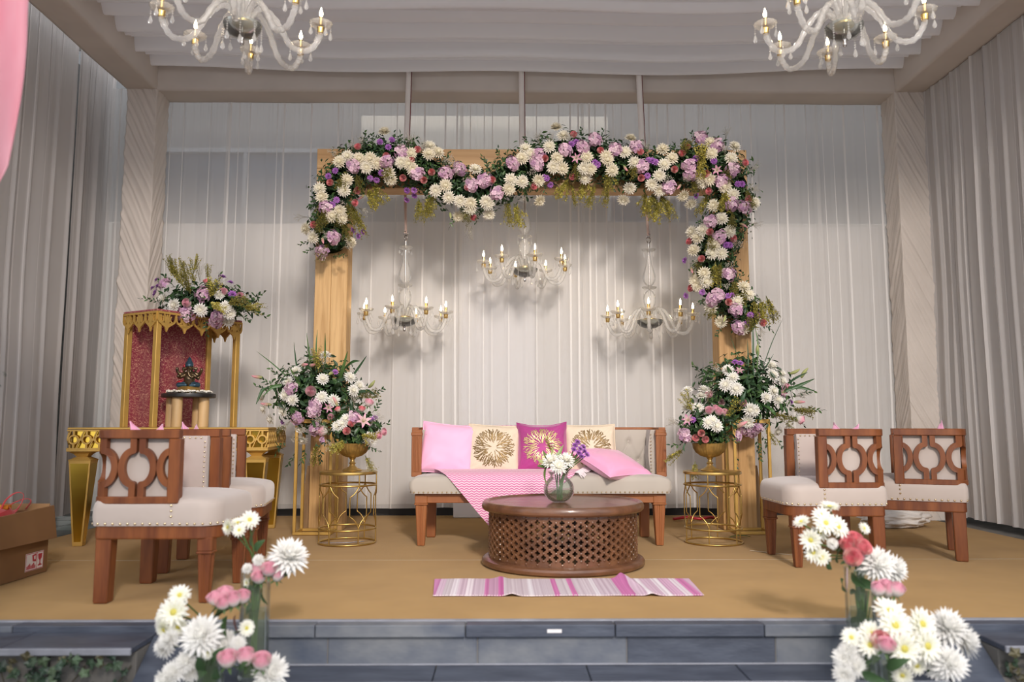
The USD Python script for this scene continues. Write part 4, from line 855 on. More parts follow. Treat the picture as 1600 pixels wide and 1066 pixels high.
# ------------------------------------------------------------------ chandeliers
def chandelier(label, loc, R, rb, group, rz, drop=.035, stem=True, bowl='crystal_bowl'):
    t = thing('chandelier', label, 'chandelier', loc, rz, group); k = R / .36
    put(t, 'stem_rod', B().tube([(0, 0, .0), (0, 0, .4), (0, 0, .79)], .006, 8).lathe([(.001, 0), (.010, .002), (.011, .016), (.007, .030), (.012, .036), (.012, .044), (.001, .044)], 12), 'chrome', True)
    put(t, 'hook', B().tube([(.024 * math.cos(a), 0, .812 + .024 * math.sin(a)) for a in np.linspace(0, 2 * PI, 16, endpoint=False)], .005, 6, closed=True).tube([(0, .020 * math.cos(a), .850 + .020 * math.sin(a)) for a in np.linspace(0, 2 * PI, 14, endpoint=False)], .004, 6, closed=True), 'chrome', True)
    put(t, 'bowl', B().lathe([(.012, .040), (rb * .45, .046), (rb * .78, .064), (rb * .96, .090), (rb, .112), (rb * .97, .113), (rb * .92, .094), (rb * .74, .070), (rb * .42, .053), (.012, .048)], 48, ridge=(.012, 24)), bowl, 50)
    put(t, 'bowl_boss', B().lathe([(.001, .112), (rb * .55, .112), (rb * .55, .124), (rb * .3, .132), (.001, .134)], 24), 'brass', 40)
    put(t, 'lower_vase', B().lathe([(.012, .150), (.020, .175), (.034, .215), (.050, .265), (.054, .305), (.047, .340), (.028, .362), (.014, .372)], 32, ridge=(.02, 16)), 'crystal', 50)
    put(t, 'upper_vase', B().lathe([(.014, .408), (.036, .425), (.053, .460), (.054, .500), (.040, .550), (.024, .600), (.017, .660), (.016, .700)], 32, ridge=(.02, 16)), 'crystal', 50)
    for z, r in ((.375, .062), (.705, .060)): put(t, 'glass_dish', B().lathe([(.012, z), (r * .5, z + .004), (r * .9, z + .014), (r, z + .026), (r * .96, z + .026), (r * .8, z + .017), (.012, z + .008)], 32, ridge=(.03, 16)), 'crystal', 50)
    pend = B()
    def pendant(x, y, z, n=3, s=1.0):
        s *= 1.25
        for j in range(n): m = trimesh.creation.icosphere(0, .0042 * s); pend.add(m.vertices + [x, y, z - .010 * s * (j + .5)], m.faces)
        z0 = z - .010 * s * n; pend.lathe([(.0005, z0), (.004 * s, z0 - .008 * s), (.0095 * s, z0 - .026 * s), (.0065 * s, z0 - .035 * s), (.0005, z0 - .040 * s)], 6, loc=(x, y, 0))
    for j in range(8):
        a = 2 * PI * j / 8; c, s = math.cos(a), math.sin(a); P = lambda r, z: (r * c, r * s, z)
        e = R * 1.0; ze = .105
        q = spline([P(.030, .120), P(.045, .165), P(.075 * k, .205 + .02 * (k - 1)), P(.115 * k, .195), P(.165 * k, .130), P(.215 * k, .060 - drop), P(.265 * k, .030 - drop), P(.315 * k, .036 - drop * .8), P(.350 * k, .070), P(e, ze)], 5)
        tw = .0145 * (1 + .16 * np.sin(np.arange(len(q)) * 2.1))
        put(t, 'arm', B().tube(q, tw * min(1.15, k), 8), 'crystal', True)
        cup = put(t, 'candle_cup', B().lathe([(.001, ze - .002), (.013, ze), (.017, ze + .006), (.018, ze + .028), (.020, ze + .034), (.001, ze + .034)], 16, loc=P(e, 0)), 'brass', 40)
        put(t, 'drip_dish', B().lathe([(.012, ze + .035), (.034, ze + .036), (.054, ze + .046), (.061, ze + .060), (.058, ze + .060), (.050, ze + .050), (.032, ze + .041), (.012, ze + .040)], 28, loc=P(e, 0), ridge=(.035, 14)), 'crystal', 50)
        put(t, 'candle_sleeve', B().lathe([(.001, ze + .041), (.0115, ze + .041), (.0115, ze + .092), (.008, ze + .096), (.001, ze + .096)], 12, loc=P(e, 0)), 'brass', 40)
        put(t, 'bulb', B().lathe([(.006, ze + .096), (.0095, ze + .105), (.0105, ze + .114), (.0085, ze + .126), (.004, ze + .140), (.001, ze + .150)], 12, loc=P(e, 0)), 'bulb', True)
        for b3 in range(4):
            aa = 2 * PI * (b3 + .3) / 4 + j; pendant(e * c + .057 * math.cos(aa), e * s + .057 * math.sin(aa), ze + .052, 2 + (b3 % 2))
        pendant(rb * .98 * c, rb * .98 * s, .108, 5 if j % 2 else 7, 1.05)
        if j % 2 == 0: pendant(.058 * c, .058 * s, .725, 2, .8); pendant(.06 * c, .06 * s, .395, 3, .8)
    put(t, 'pendant_drops', pend, 'crystal', 30, label='strings of cut glass beads and drops', kind='stuff'); return t
g1 = 'small glass chandeliers hanging inside the flower arch'
h0 = chandelier('small glass candle chandelier hanging on the left inside the flower arch', (-.851, 6.72, 1.617), .36, .11, g1, -54)
copy(h0, 'chandelier', (.175, 6.72, 2.048), 12, 'small glass candle chandelier hanging highest in the middle of the arch')
copy(h0, 'chandelier', (1.245, 6.72, 1.602), 33, 'small glass candle chandelier hanging on the right inside the flower arch')
g2 = 'large glass chandeliers under the ceiling near the front'
h1 = chandelier('large glass candle chandelier hanging at the top left under the ceiling', (-1.382, 4.0, 2.812), .40, .098, g2, 12, drop=.03, bowl='crystal_bowl')
copy(h1, 'chandelier', (1.803, 4.0, 2.818), 34, 'large glass candle chandelier hanging at the top right under the ceiling')
for (x, z1, lab) in ((-.851, 2.47, 'left'), (.175, 2.90, 'middle'), (1.245, 2.455, 'right')):
    p = thing('hanging_pole', f'white cloth-bound pole dropping from the back beam to the arch, {lab} one of three', 'pole', (x - .02, 6.9, 0))
    zt, zb = 4.10, 3.02; put(p, 'pole', B().tube([(0, .05, zt), (0, -.03, (zt + zb) / 2), (0, -.12, zb)], .026, 14), 'white_pole', True)
    put(p, 'edge_tape', B().tube([(.024, .04, zt), (.026, -.038, (zt + zb) / 2), (.024, -.126, zb)], .005, 6), 'pole_tape', True)
    put(p, 'strap', B().tube([(0, -.13, zb), (.008, -.155, (zb + z1) / 2), (.02, -.18, z1)], .011, 8, ry=.004).tube([(.01, -.136, zb), (.019, -.160, (zb + z1) / 2), (.022, -.182, z1)], .0035, 6), 'strap', True)
for x in (-1.382, 1.803):
    p = thing('hanging_chain', 'thin metal chain holding the large chandelier at the top ' + ('left' if x < 0 else 'right'), 'chain', (x, 4.0, 3.68)); b = B()
    for k in range(15):
        a = PI / 2 * (k % 2); zc = .005 + k * .031; b.tube([(.009 * math.cos(t) * math.cos(a), .009 * math.cos(t) * math.sin(a), zc + .02 * math.sin(t)) for t in np.linspace(0, 2 * PI, 10, endpoint=False)], .003, 5, closed=True)
    put(p, 'chain_links', b, 'chrome', True)
# ------------------------------------------------------------------ box, bag, odds and ends
bx = thing('cardboard_box', 'brown cardboard box with folded flaps at the left edge of the stage', 'box', (-2.60, 4.02, 0), -1.5)
bw, bd, bh = .58, .60, .34; w = .006
put(bx, 'side_wall', B().box(-w, 0, 0, bd, .002, bh, .001), 'cardboard', 20); put(bx, 'side_wall', B().box(-bw, -bw + w, 0, bd, .002, bh, .001), 'cardboard', 20)
put(bx, 'side_wall', B().box(-bw + w, -w, 0, w, .002, bh, .001), 'cardboard', 20); put(bx, 'side_wall', B().box(-bw + w, -w, bd - w, bd, .002, bh, .001), 'cardboard', 20)
put(bx, 'bottom', B().box(-bw + w, -w, w, bd - w, .002, .010, .001), 'cardboard_inner', 20)
put(bx, 'flap', B().add([(.004, -.02, bh + .004), (.004, bd + .03, bh + .024), (.036, bd + .02, bh - .155), (.034, -.02, bh - .15), (-.002, -.02, bh + .006), (-.002, bd + .03, bh + .026), (.030, bd + .02, bh - .157), (.028, -.02, bh - .152)], [[0, 1, 2, 3], [7, 6, 5, 4], [0, 4, 5, 1], [2, 6, 7, 3], [1, 5, 6, 2], [3, 7, 4, 0]][0:6]), 'cardboard', False, label='outer flap folded down')
put(bx, 'flap', B().add([(-bw + .01, bd, bh), (-.01, bd, bh), (-.03, bd + .05, bh + .03), (-bw + .03, bd + .05, bh + .03), (-bw + .01, bd - .005, bh), (-.01, bd - .005, bh), (-.03, bd + .046, bh + .033), (-bw + .03, bd + .046, bh + .033)], [[0, 1, 2, 3], [7, 6, 5, 4], [0, 4, 5, 1], [2, 6, 7, 3], [1, 5, 6, 2], [3, 7, 4, 0]]), 'cardboard_inner', False)
lb = put(bx, 'shipping_label', B().box(.0005, .002, .40, .56, .030, .125, .0005), 'white_paper', 20)
YZ = np.array([[0, 0, 1.0], [1, 0, 0], [0, 1, 0]])
put(lb, 'glass_symbol', B().poly(unary_union([Polygon([(.508, .112), (.546, .112), (.542, .088), (.531, .076), (.531, .058), (.544, .052), (.544, .047), (.510, .047), (.510, .052), (.523, .058), (.523, .076), (.512, .088)])]), .0008, M=mat4(YZ, (.002, 0, 0))), 'red_ink', 20)
put(lb, 'printed_border', B().poly(sbox(.402, .032, .558, .123).difference(sbox(.405, .035, .498, .120)).difference(sbox(.501, .035, .555, .120)), .0006, M=mat4(YZ, (.002, 0, 0))), 'red_ink', 20)
put(lb, 'lettering', B().poly(unary_union([Polygon([(.455, .112), (.492, .118), (.492, .074), (.462, .078)]).difference(Polygon([(.470, .105), (.486, .108), (.486, .086), (.474, .088)]))] + [sbox(.410 + k * .0115, .040, .4185 + k * .0115, .058 + .006 * (k % 3)) for k in range(7)]), .0007, M=mat4(YZ, (.002, 0, 0))), 'red_ink', 20)
bg = thing('red_bag', 'red cloth bag with a loop handle standing in the cardboard box', 'bag', (-2.86, 4.34, .011), 8)
P = []
for z, s in ((0, .95), (.10, 1.0), (.22, 1.02), (.31, .9), (.345, .8)):
    P.append([(.20 * s * np.sign(math.cos(a)) * abs(math.cos(a)) ** .5 + .01 * math.sin(7 * a + z * 20), .22 * s * np.sign(math.sin(a)) * abs(math.sin(a)) ** .5, z + .02 * math.sin(3 * a) * (z > .2)) for a in np.linspace(0, 2 * PI, 40, endpoint=False)])
put(bg, 'bag_body', B().grid(np.array(P), wrap=True), 'red_cloth', True)
put(bg, 'folded_top', B().grid(np.array([[(x, y, .34 + .03 * math.cos(x * 14) * math.cos(y * 11) + .012 * math.sin(x * 40 + y * 30)) for x in np.linspace(-.16, .17, 16)] for y in np.linspace(-.2, .2, 16)])), 'red_cloth', True)
put(bg, 'handle', B().tube(spline([(.10, .12, .34), (.12, .14, .40), (.155, .17, .435), (.185, .19, .425), (.18, .19, .38), (.16, .18, .34)], 5), .012, 8, ry=.002).tube(spline([(.09, .16, .34), (.13, .20, .375), (.18, .24, .395), (.205, .245, .38), (.185, .23, .335)], 5), .012, 8, ry=.002), 'red_cloth', True)
put(bg, 'printed_stripe', B().box(.02, .13, .14, .19, .345, .368, .004), 'orange_cloth', 20)
put('/World', 'white_carton', B().box(-.455, -.14, 7.20, 7.30, .0015, .155, .004), 'white_paper', 20, label='white carton on the floor behind the sofa legs', cat='box')
r = random.Random(4); pts = []
bb = thing('cloth_bundle', 'crumpled white cloth bundle on the floor behind the far right chair', 'cloth', (3.18, 6.55, 0))
m = trimesh.creation.icosphere(4, 1.0); v = m.vertices * [.26, .16, .085] ; n_ = meshkit.fbm(m.vertices * 3.2 + 5, 4); v = v * (.72 + .62 * n_[:, None]); v[:, 2] = np.maximum(v[:, 2] + .07, .002)
put(bb, 'crumpled_cloth', B().add(v, m.faces), 'white_cloth', True)
rc = thing('red_ribbon', 'crumpled dark red ribbon on the floor behind the right side table', 'ribbon', (1.68, 6.95, 0))
put(rc, 'ribbon_cloth', B().tube(spline([(-.22, .0, .018), (-.1, .03, .030), (0, -.02, .022), (.1, .02, .03), (.2, 0, .016)], 5), .020, 8, ry=.013), 'bronze_red', True)
put('/World', 'fallen_leaf', B().grid(np.array([[(1.655 + u * .16, 5.93 + w_ * .022 * math.sin(PI * min(1, u + .02)) + .02 * u, .003 + .010 * math.sin(PI * u) + .004 * abs(w_)) for w_ in (-1, 0, 1)] for u in np.linspace(0, 1, 8)])[::-1], c=(.06, .17, .03)), 'leaf', True, label='fallen green leaf on the carpet behind the right side table', cat='leaf')
put('/World', 'paper_sticker', B().box(.178, .238, 3.3835, 3.3848, -.032, -.018, .0003), 'white_paper', 20, label='small white sticker on the slate stage edge', cat='sticker')
# pink drape hung at the entrance, close to the camera on the left
dr = thing('pink_drape', 'pink sheer drape sweeping across the top left corner near the camera', 'drape', (0, 0, 0)); y0 = 2.62
zz = np.linspace(1.2, 2.75, 50); eq = np.array([at(px_, py_, y0) for px_, py_ in ((-70, 370), (-30, 310), (2, 256), (14, 205), (25, 155), (33, 110), (39, 60), (42, 15))]); ed = np.interp(zz, np.r_[1.2, eq[:, 2], 2.75], np.r_[eq[0, 0] - .1, eq[:, 0], eq[-1, 0] + .02])
P = []
for z, e in zip(zz, ed):
    t = np.linspace(0, 1, 60); w_ = np.interp(z, [1.2, 2.75], [.12, .75]); x = e - w_ * (1 - t)
    P.append(np.stack([x, y0 + .03 * np.sin(t * 26 + z) + .02 * np.sin(t * 11 - z * 2), x * 0 + z], -1))
put(dr, 'draped_cloth', B().grid(np.array(P)), 'pink_drape', True)
# ------------------------------------------------------------------ blossoms: each kind built a few times, then set one by one
def petal(Ln, w, elev, curl, az, r0=.0, base=(.8, .8, .7), tip=(.9, .88, .85), cup=.25, n=4, z0=0, pointed=.7, twist=0):
    """one petal from the flower's axis outwards; elev = start slope, curl = how much it bends back"""
    t = np.linspace(0, 1, n); ang = elev + curl * t; d = np.concatenate([[0], np.cumsum((Ln / (n - 1)) * np.ones(n - 1))])
    x = r0 + np.concatenate([[0], np.cumsum(np.cos(ang[:-1]) * Ln / (n - 1))]); z = z0 + np.concatenate([[0], np.cumsum(np.sin(ang[:-1]) * Ln / (n - 1))])
    hw = w / 2 * (np.sin(PI * np.clip(.16 + .84 * t ** pointed, 0, 1)) ** .7); hw[-1] *= .35
    P = np.stack([np.stack([x, -hw, z + cup * hw], -1), np.stack([x, 0 * hw, z], -1), np.stack([x, hw, z + cup * hw], -1)], 1)
    c, s = math.cos(az), math.sin(az); P = P @ np.array([[c, s, 0], [-s, c, 0], [0, 0, 1]])
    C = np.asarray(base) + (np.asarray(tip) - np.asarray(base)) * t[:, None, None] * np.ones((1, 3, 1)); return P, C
class Kind:
    def __init__(s, b): s.v, s.f, s.c, _ = b.get()
def mk_chrys(seed, R=.055, white=(.86, .83, .74), heart=(.84, .78, .52), layers=((6, 16, 1.0), (22, 15, .96), (38, 14, .86), (54, 12, .72), (70, 9, .52), (84, 6, .36)), w=.34):
    r = random.Random(seed); b = B()
    for i, (el, n, k) in enumerate(layers):
        for j in range(n):
            Ln = R * k * r.uniform(.88, 1.06); f = i / (len(layers) - 1)
            P, C = petal(Ln, R * w * (1 - .35 * f), math.radians(el + r.uniform(-6, 6)), math.radians(-14 + 42 * f + r.uniform(-14, 14)), 2 * PI * (j + .5 * (i % 2)) / n + r.uniform(-.08, .08), r0=.05 * R, base=tuple(np.array(heart) * (.35 + .3 * f) + np.array(white) * (.65 - .3 * f)), tip=white, cup=.35, z0=R * (.02 + .05 * i))
            b.grid(P, c=C)
    m = trimesh.creation.icosphere(2, R * .27); b.add(m.vertices * [1, 1, 1.1] * (1 + .25 * (meshkit.noise(m.vertices / R * 16)[:, None] - .5)) + [0, 0, R * .40], m.faces, np.array(heart) * .5 + np.array(white) * .5)
    return Kind(b)
def mk_daisy(seed, R=.045):
    r = random.Random(seed); b = B()
    for i, (el, n, k) in enumerate(((4, 15, 1.0), (16, 14, .93), (30, 10, .72))):
        for j in range(n):
            P, C = petal(R * k * r.uniform(.92, 1.05), R * .33, math.radians(el + r.uniform(-5, 5)), math.radians(r.uniform(-16, 6)), 2 * PI * (j + .5 * (i % 2)) / n + r.uniform(-.06, .06), r0=.10 * R, base=(.80, .80, .55), tip=(.88, .87, .84), cup=.3, z0=R * .03 * i); b.grid(P, c=C)
    m = trimesh.creation.icosphere(2, R * .2); k = meshkit.noise(m.vertices / R * 20); b.add(m.vertices * [1, 1, .55] * (1 + .2 * k[:, None]) + [0, 0, R * .12], m.faces, (.62, .55, .10)); return Kind(b)
def mk_rose(seed, R=.030, base=(.88, .66, .58), tip=(.86, .25, .29), shut=.0):
    r = random.Random(seed); b = B()
    for i in range(5):
        n = 5 if i < 4 else 3; rad = R * (1 - .20 * i); h = R * (1.55 + .12 * i) * (1 + .3 * shut)
        for j in range(n):
            a0 = 2 * PI * j / n + i * .7 + r.uniform(-.1, .1); sp = 2 * PI / n * .78; u = np.linspace(-1, 1, 6); t = np.linspace(0, 1, 6)
            P = np.zeros((6, 6, 3)); C = np.zeros((6, 6, 3))
            for q, tt in enumerate(t):
                rr = rad * (.25 + .95 * math.sin(min(1, tt * 1.12) * PI * .5) ** .8) * (1 - shut * .32 * tt) + (R * (.16 if i < 2 else .04) * max(0, tt - .72) / .28) * (1 - shut)
                top = h * (1 - .12 * np.abs(u) ** 2.2)
                P[q] = np.stack([rr * np.cos(a0 + u * sp) * (1 + .03 * r.random()), rr * np.sin(a0 + u * sp), tt * top], -1); C[q] = np.array(base) + (np.array(tip) - np.array(base)) * np.clip((tt - (.5 if i < 2 else .3)) / .5, 0, 1) ** 1.3
            b.grid(P, c=C)
    for j in range(5):
        P, C = petal(R * 1.0, R * .42, math.radians(-15), math.radians(-40), 2 * PI * j / 5, r0=R * .25, base=(.07, .13, .04), tip=(.09, .17, .05), z0=R * .1); b.grid(P, c=C)
    b.v = [v - [0, 0, R * .75] for v in b.v]; return Kind(b)
def mk_hydrangea(seed, R=.055, cols=((.72, .43, .60), (.80, .55, .67), (.64, .37, .58), (.86, .66, .72))):
    r = random.Random(seed); b = B()
    for k in range(34):
        g = k * 2.39996; zf = 1 - (k + .5) / 34 * 1.2; rad = math.sqrt(max(0, 1 - zf * zf)); n = np.array([rad * math.cos(g), rad * math.sin(g), zf * .8 + .1]); c0 = np.array(r.choice(cols)) * r.uniform(.72, 1.1); M = face_to(n + np.array([r.gauss(0, .25), r.gauss(0, .25), 0]), roll=r.uniform(0, 6)); o = n * R * r.uniform(.58, 1.06) * [r.uniform(.85, 1.1), 1, .85]; f = R * r.uniform(.30, .42)
        for j in range(4):
            a = j * PI / 2; d = np.array([math.cos(a), math.sin(a), 0]); s = np.array([-d[1], d[0], 0])
            q = np.array([(0, 0, 0), d * f * .6 - s * f * .52 + (0, 0, f * .12), d * f * 1.05 + (0, 0, f * .02), d * f * .6 + s * f * .52 + (0, 0, f * .12)])
            b.add(q @ M.T + o, [[0, 1, 2], [0, 2, 3]], np.array([c0 * .8, c0, c0 * 1.05, c0]))
    return Kind(b)
def mk_aster(seed, R=.028, col=(.36, .12, .45), n=11):
    r = random.Random(seed); b = B()
    for i, (el, k) in enumerate(((8, 1), (32, .8), (58, .55))):
        for j in range(n - 2 * i):
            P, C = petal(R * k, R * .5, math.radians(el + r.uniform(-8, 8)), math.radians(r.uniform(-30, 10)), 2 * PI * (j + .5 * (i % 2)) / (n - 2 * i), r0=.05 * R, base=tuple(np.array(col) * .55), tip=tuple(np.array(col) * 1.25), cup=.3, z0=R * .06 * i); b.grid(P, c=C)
    return Kind(b)
def mk_lily(seed, R=.085, col=(.78, .34, .52)):
    b = B()
    for j in range(6):
        P, C = petal(R, R * (.40 if j % 2 else .30), math.radians(58), math.radians(-82), 2 * PI * j / 6, r0=.03 * R, base=(.80, .66, .55), tip=col, cup=.35, n=6); b.grid(P, c=C)
    for j in range(5):
        a = 2 * PI * j / 5; b.tube([(0, 0, 0), (.12 * R * math.cos(a), .12 * R * math.sin(a), .45 * R), (.24 * R * math.cos(a), .24 * R * math.sin(a), .72 * R)], .0015, 5, c=(.5, .55, .2))
    return Kind(b)
def mk_bud(seed, Ln=.085, r=.013, c0=(.35, .38, .14), c1=(.80, .40, .42)):
    b = B(); n = 9; t = np.linspace(0, 1, n); q = np.stack([.006 * np.sin(t * 3), 0 * t, t * Ln], -1); rad = np.maximum(r * np.sin(PI * np.clip(.08 + .90 * t ** .85, 0, 1)) ** .7, .0012)
    v, f = tube(q, rad, 9); b.add(v, f, np.repeat(np.array(c0) + (np.array(c1) - np.array(c0)) * np.clip(t * 1.5 - .2, 0, 1)[:, None], 9, 0)); return Kind(b)
def leaf_P(Ln, w, bend, base, tip, fold=.35, n=5):
    t = np.linspace(0, 1, n); hw = np.maximum(w / 2 * np.sin(PI * np.clip(t ** .8, 0, 1)) ** .9, w * .02); a = bend * t; x = np.concatenate([[0], np.cumsum(np.cos(a[:-1]))]) * Ln / (n - 1); z = np.concatenate([[0], np.cumsum(np.sin(a[:-1]))]) * Ln / (n - 1)
    P = np.stack([np.stack([x, -hw, z + fold * hw], -1), np.stack([x, 0 * x, z], -1), np.stack([x, hw, z + fold * hw], -1)], 1); C = np.asarray(base) + (np.asarray(tip) - np.asarray(base)) * t[:, None, None] * np.ones((1, 3, 1)); return P, C
GREENS = ((.028, .070, .022), (.042, .098, .028), (.018, .048, .018), (.065, .125, .036), (.034, .075, .036))
def mk_leafspray(seed, Ln=.17, k=9, cols=GREENS, lw=.021, ll=.048):
    """a twig with paired leaves, along +z"""
    r = random.Random(seed); b = B(); q = spline([(0, 0, 0), (.01 * r.uniform(-1, 1), .008, Ln * .5), (.03 * r.uniform(-1, 1), .03 * r.uniform(-1, 1), Ln)], 4); b.tube(q, np.linspace(.0022, .0009, len(q)), 5, c=(.06, .07, .03))
    for j in range(k):
        p = q[int((.2 + .8 * j / (k - 1)) * (len(q) - 1))]; c = np.array(r.choice(cols)); P, C = leaf_P(ll * r.uniform(.8, 1.15), lw * r.uniform(.8, 1.1), r.uniform(-.6, .3), c, c * 1.25); a = j * 2.4 + r.uniform(-.3, .3); n = np.array([math.cos(a), math.sin(a), .75 + .6 * j / k])
        n /= np.linalg.norm(n); F = face_to(n); M = np.stack([F[:, 2], F[:, 1], -F[:, 0]], 1); b.grid(P @ M.T + p, c=C)
    return Kind(b)
def mk_goldenrod(seed, Ln=.19, dark=1.0):
    """drooping plume of tiny yellow-green florets, along +z"""
    r = random.Random(seed); b = B()
    for k in range(9):
        a = r.uniform(0, 6.28); o = .06 * r.random(); q = spline([(0, 0, 0), (o * .5 * math.cos(a), o * .5 * math.sin(a), Ln * .45), (o * math.cos(a), o * math.sin(a), Ln * r.uniform(.75, 1.05))], 6); b.tube(q, .0011, 4, c=(.16, .17, .05))
        for j in range(46):
            p = q[r.randrange(3, len(q))] + np.array([r.gauss(0, .007), r.gauss(0, .007), r.gauss(0, .004)]); s = r.uniform(.0045, .0085); c = np.array((.46, .40, .075)) * r.uniform(.55, 1.15) * dark
            d = np.array([r.gauss(0, 1), r.gauss(0, 1), r.gauss(0, 1)]); d /= np.linalg.norm(d); e = np.cross(d, (0.3, .2, 1)); e /= np.linalg.norm(e); b.add([p - d * s, p + e * s * .6, p + d * s, p - e * s * .6], [[0, 1, 2], [0, 2, 3]], c)
    return Kind(b)
def mk_mist(seed, Ln=.13, col=(.70, .66, .56)):
    """airy twig with tiny pale flowers, along +z"""
    r = random.Random(seed); b = B()
    for k in range(8):
        a = k * 2.4; sp = r.uniform(.015, .05); q = spline([(0, 0, 0), (sp * .35 * math.cos(a), sp * .35 * math.sin(a), Ln * .5), (sp * math.cos(a), sp * math.sin(a), Ln * r.uniform(.7, 1.1))], 4); b.tube(q, .0007, 3, c=(.22, .19, .11))
        for j in range(11):
            p = q[r.randrange(4, len(q))] + np.array([r.gauss(0, .006), r.gauss(0, .006), r.gauss(0, .005)]); m = trimesh.creation.icosahedron(); b.add(m.vertices * r.uniform(.0018, .0034) + p, m.faces, np.array(col) * r.uniform(.7, 1.1))
    return Kind(b)
def mk_blade(Ln, w, bend, c=(.035, .075, .025)):
    P, C = leaf_P(Ln, w, bend, c, np.array(c) * 1.3, fold=.5, n=9); P = np.stack([-P[..., 2], P[..., 1], P[..., 0]], -1); b = B().grid(P, c=C); return Kind(b)
CREAM = (.80, .74, .60)
K = dict(W=[mk_chrys(i, .054, white=CREAM if i % 2 else (.83, .79, .69)) for i in range(4)], N=[mk_chrys(10 + i, .056, white=(.88, .87, .84)) for i in range(3)],
         H=[mk_hydrangea(i) for i in range(3)], R=[mk_rose(i, shut=.25) for i in range(3)], P=[mk_rose(5 + i, .032, (.90, .85, .78), (.88, .46, .56), .30 + .3 * i) for i in range(2)],
         V=[mk_aster(i) for i in range(2)] + [mk_aster(4, col=(.42, .16, .50))], X=[mk_lily(0), mk_lily(1, col=(.52, .10, .34))], L=[mk_bud(0, c1=(.80, .34, .40)), mk_bud(1, c1=(.45, .48, .18))],
         S=[mk_leafspray(i) for i in range(4)], G=[mk_goldenrod(i) for i in range(3)], g=[mk_goldenrod(5 + i, dark=.5) for i in range(2)], M=[mk_mist(i) for i in range(3)], B=[mk_blade(.42, .016, .25), mk_blade(.36, .02, -.4)],
         D=[mk_daisy(i) for i in range(3)], O=[mk_chrys(30 + i, .054, white=(.88, .87, .84), heart=(.86, .85, .78), layers=((-8, 18, .96), (8, 18, 1.0), (22, 18, .97), (36, 16, .92), (50, 15, .84), (64, 12, .72), (78, 9, .58)), w=.30) for i in range(2)])
KN = dict(W='chrysanthemum', N='chrysanthemum', H='hydrangea', R='rose', P='rose', V='aster', X='lily', L='lily_bud', S='leaf_sprig', G='goldenrod_plume', g='goldenrod_plume', M='mist_flower_twig', B='grass_blade', D='daisy', O='chrysanthemum')
LEAFY = 'SGgB'
fr = random.Random(77)
def bloom(parent, k, p, n, scale=1.0, var=None, name=None):
    """one blossom of kind k at p facing n"""
    q = K[k][fr.randrange(len(K[k])) if var is None else var]; M = face_to(np.asarray(n, float) + [fr.gauss(0, .06), 0, fr.gauss(0, .06)], roll=fr.uniform(0, 6.28)) * scale
    return put(parent, name or KN[k], B().add(q.v @ M.T + p, q.f, q.c), 'leaf' if k in LEAFY else 'petal', k in 'RPLX')
def leaf_cloud(b, pts, nrm, r, Ln=(.03, .055), w=.45, cols=GREENS, droop=.3):
    for p, n in zip(pts, nrm):
        c = np.array(r.choice(cols)) * r.uniform(.7, 1.25); l = r.uniform(*Ln); P, C = leaf_P(l, l * w, r.uniform(-.9, .3), c, c * 1.25, n=4)
        d = np.array(n) + np.array([r.gauss(0, .45), r.gauss(0, .45) - .2, r.gauss(0, .45) + .25]); M = face_to(d, roll=r.uniform(0, 6.28)); b.grid((P - [l * .4, 0, 0]) @ M.T + p, c=C)
# ------------------------------------------------------------------ the garland over the arch
GY = 6.26                                           # depth of the garland's spine
spine = np.array([(524, 392, 22), (516, 366, 33), (513, 335, 35), (524, 300, 40), (542, 272, 42), (570, 252, 40), (606, 248, 42), (645, 258, 42), (682, 278, 40), (718, 299, 38), (756, 300, 38), (792, 282, 40), (830, 258, 42), (874, 243, 42), (920, 246, 43), (962, 256, 41), (1004, 266, 38), (1048, 266, 38), (1092, 250, 42), (1124, 256, 44), (1144, 292, 42), (1142, 332, 40), (1124, 368, 42), (1112, 406, 36), (1120, 446, 36), (1148, 478, 36), (1182, 500, 27)], float)
SP = np.array([np.r_[at(px, py, GY), rr * 1.08 / FPX * GY] for px, py, rr in spine])
gl = thing('flower_garland', 'long asymmetric garland of cream, pink and violet flowers over the arch', 'flower garland', (0, 0, 0))
def on_garland(px, py, deep=1.0):
    """the garland's surface where a line of sight through the flower meets it, and its outward direction there"""
    q = at(px, py, GY - .02); best = None
    for a, b_ in zip(SP[:-1], SP[1:]):
        ab = (b_ - a)[[0, 2]]; t = np.clip(((q - a[:3])[[0, 2]] @ ab) / (ab @ ab), 0, 1); c = a + (b_ - a) * t; d = np.hypot(q[0] - c[0], q[2] - c[2])
        if best is None or d / c[3] < best[0]: best = (d / c[3], c)
    d, c = best; k = min(d, .97); y = GY - c[3] * math.sqrt(1 - k * k) * .95 - .02
    p = at(px, py, y); n = np.array([(p[0] - c[0]) / c[3] * .8, -1.0 * math.sqrt(1 - k * k) - .35, (p[2] - c[2]) / c[3] * .8 + .1]); return p, n / np.linalg.norm(n)
def crop(x0, y0, s, txt):
    out = []
    for part in txt.split(';'):
        k, pts = part.split(':')
        for q in pts.split():
            a = q.split(','); out.append((k.strip(), x0 + float(a[0]) / s, y0 + float(a[1]) / s, *map(float, a[2:])))
    return out
